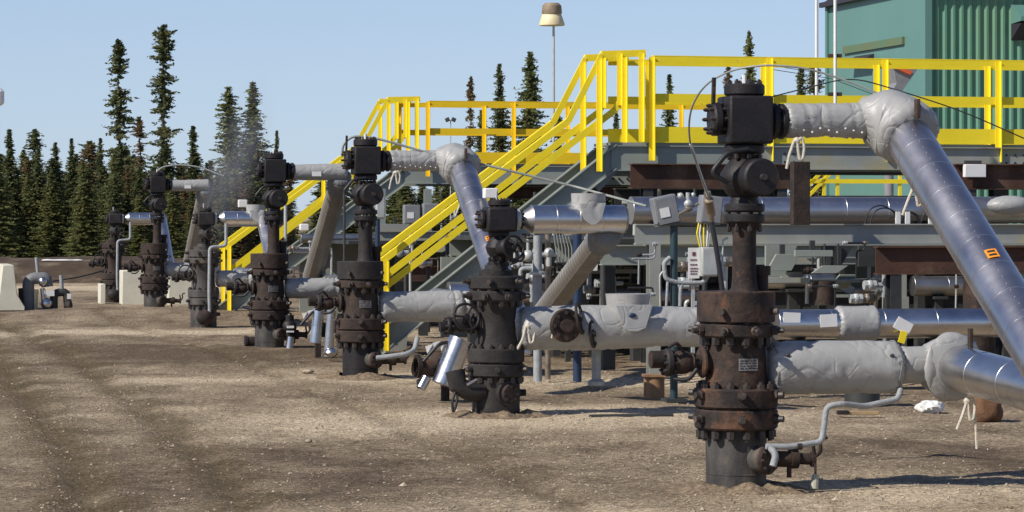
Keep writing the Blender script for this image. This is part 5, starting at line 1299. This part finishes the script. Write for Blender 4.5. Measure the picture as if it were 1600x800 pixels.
# ---------------------------------------------------------------- small-bore tubes, fittings and loops under the platforms
rb_ = random.Random(77)
def small_bore(px, py, s, wpx, hpx, mt, n=0):
    c = at(px, py, s); t = thing('small_bore_tube', 'bent small-bore tube with fittings in the tangle under the platforms', 'tube', c, TH, 'small tubes tangled under the platforms')
    w_, h_ = wpx / s, hpx / s; pts = [Vector((-w_ / 2, rb_.uniform(-.1, .1), -h_ / 2 * rb_.choice((-1, 1))))]
    for k in range(rb_.choice((3, 4, 5))):
        p = pts[-1].copy(); q = rb_.random()
        if k % 2 == 0: p.x = rb_.uniform(-.5, .5) * w_; p.y += rb_.uniform(-.05, .05)
        else: p.z = rb_.uniform(-.5, .5) * h_
        if (p - pts[-1]).length > .06: pts.append(p)
    pts.append(pts[-1] + Vector((0, .02, -h_ * .5 - .2)))
    r = rb_.choice((.010, .014, .02, .026))
    tube('tube', pts, r, M[mt], t, .05, 8)
    for k in range(2):
        p = rb_.choice(pts[:-1]); m = MB(); m.cyl(p - Vector((r * 2.5, 0, 0)), p + Vector((r * 2.5, 0, 0)), r * 1.9, 8); m.ball(p, r * 2.2, 10); m.build('fitting', M[rb_.choice(('galv', 'rustdark', 'copper', 'tube'))], t)
for (x0, x1, y0, y1, s, n) in ((815, 990, 370, 440, 136, 9), (1000, 1130, 385, 470, 158, 7), (1200, 1375, 392, 450, 148, 8), (1380, 1510, 430, 478, 148, 4), (610, 745, 335, 450, 103, 11), (452, 520, 330, 430, 101, 5), (980, 1120, 290, 345, 130, 4)):
    for k in range(n):
        small_bore(rb_.uniform(x0, x1), rb_.uniform(y0, y1), s + rb_.uniform(-4, 4), rb_.uniform(20, 70), rb_.uniform(15, 50), rb_.choice(('tube', 'galv', 'galv', 'darksteel', 'silverdull', 'copper', 'blackhose')))
def plate(px, py, wpx, hpx, s, mt, label, tilt=0.):
    t = thing('steel_plate', label, 'plate', at(px, py, s), TH); w_, h_ = wpx / s / 2, hpx / s / 2
    m = MB(); m.prism([(-w_, 0, -h_), (w_ - tilt, 0, -h_), (w_, 0, h_), (-w_ + tilt, 0, h_)], (0, 1, 0), .04); m.build('plate', M[mt], t, bevel=.003)
    m = MB(); m.bar((0, .06, -h_), (0, .06, h_ + .1), .05, .04, (0, 1, 0)); m.build('hanger', M['darksteel'], t)
plate(1225, 410, 55, 26, 151, 'steelgreen', 'green-grey plate left of the drum under the stained beam', .1)
plate(1272, 396, 62, 10, 152, 'steelgreen', 'narrow green-grey plate just under the stained beam')
plate(1297, 421, 60, 12, 152, 'steelgreen', 'long green-grey plate above the slanted brace', .12)
plate(1318, 440, 46, 22, 146, 'steelgreen', 'tilted green-grey plate beside the slanted brace', .12)
plate(1238, 432, 50, 14, 148, 'steelgrey', 'pale grey plate below the left green-grey plate', .1)
plate(700, 384, 44, 20, 101, 'steelgrey', 'pale triangular plate below the near stair rail', .3)
plate(1060, 372, 110, 24, 149, 'steelgrey', 'pale grey plate joined to the beam behind the teal post')
plate(955, 418, 70, 16, 127, 'steelgrey', 'pale grey plate behind the slanted leg')
plate(618, 356, 60, 12, 99, 'steelgrey', 'pale plate left below the grey boxes over the stair')
t = thing('hose_loops', 'black hose loops lying over the level blue-silver pipe', 'hose', at(1400, 335, 143), TH)
for x0, x1, h in ((-.42, -.05, .13), (-.36, -.02, .10), (-.08, .22, .06), (.22, .5, .07), (.0, .2, .04)):
    tube('hose', [(x0, -.17, -.10), (x0 + .04, -.18, h * .6 - .02), ((x0 + x1) / 2, -.18, h - .02), (x1 - .04, -.18, h * .5 - .03), (x1, -.17, -.10)], .008, M['blackhose'], t, .08)
for x in (-.05, .06, .33):
    m = MB(); m.box((x, -.19, -.04), (.05, .03, .14)); m.build('clip', M['white'], t)

t = thing('floodlight', 'tiny dark pair of floodlights on a thin pole seen between the far rails', 'lamp', on_ground(704, 70)); zf = lambda py: CH - (py - HZ) / 70.
m = MB(); m.cyl((0, 0, 0), (0, 0, zf(188)), .012, 8); m.build('pole', M['galv'], t)
for x in (-.07, .07):
    m = MB(); m.box((x, 0, zf(187)), (.10, .10, .09), Matrix.Rotation(x * 6, 3, 'Y')); m.build('lamp_head', M['darksteel'], t, bevel=.01)
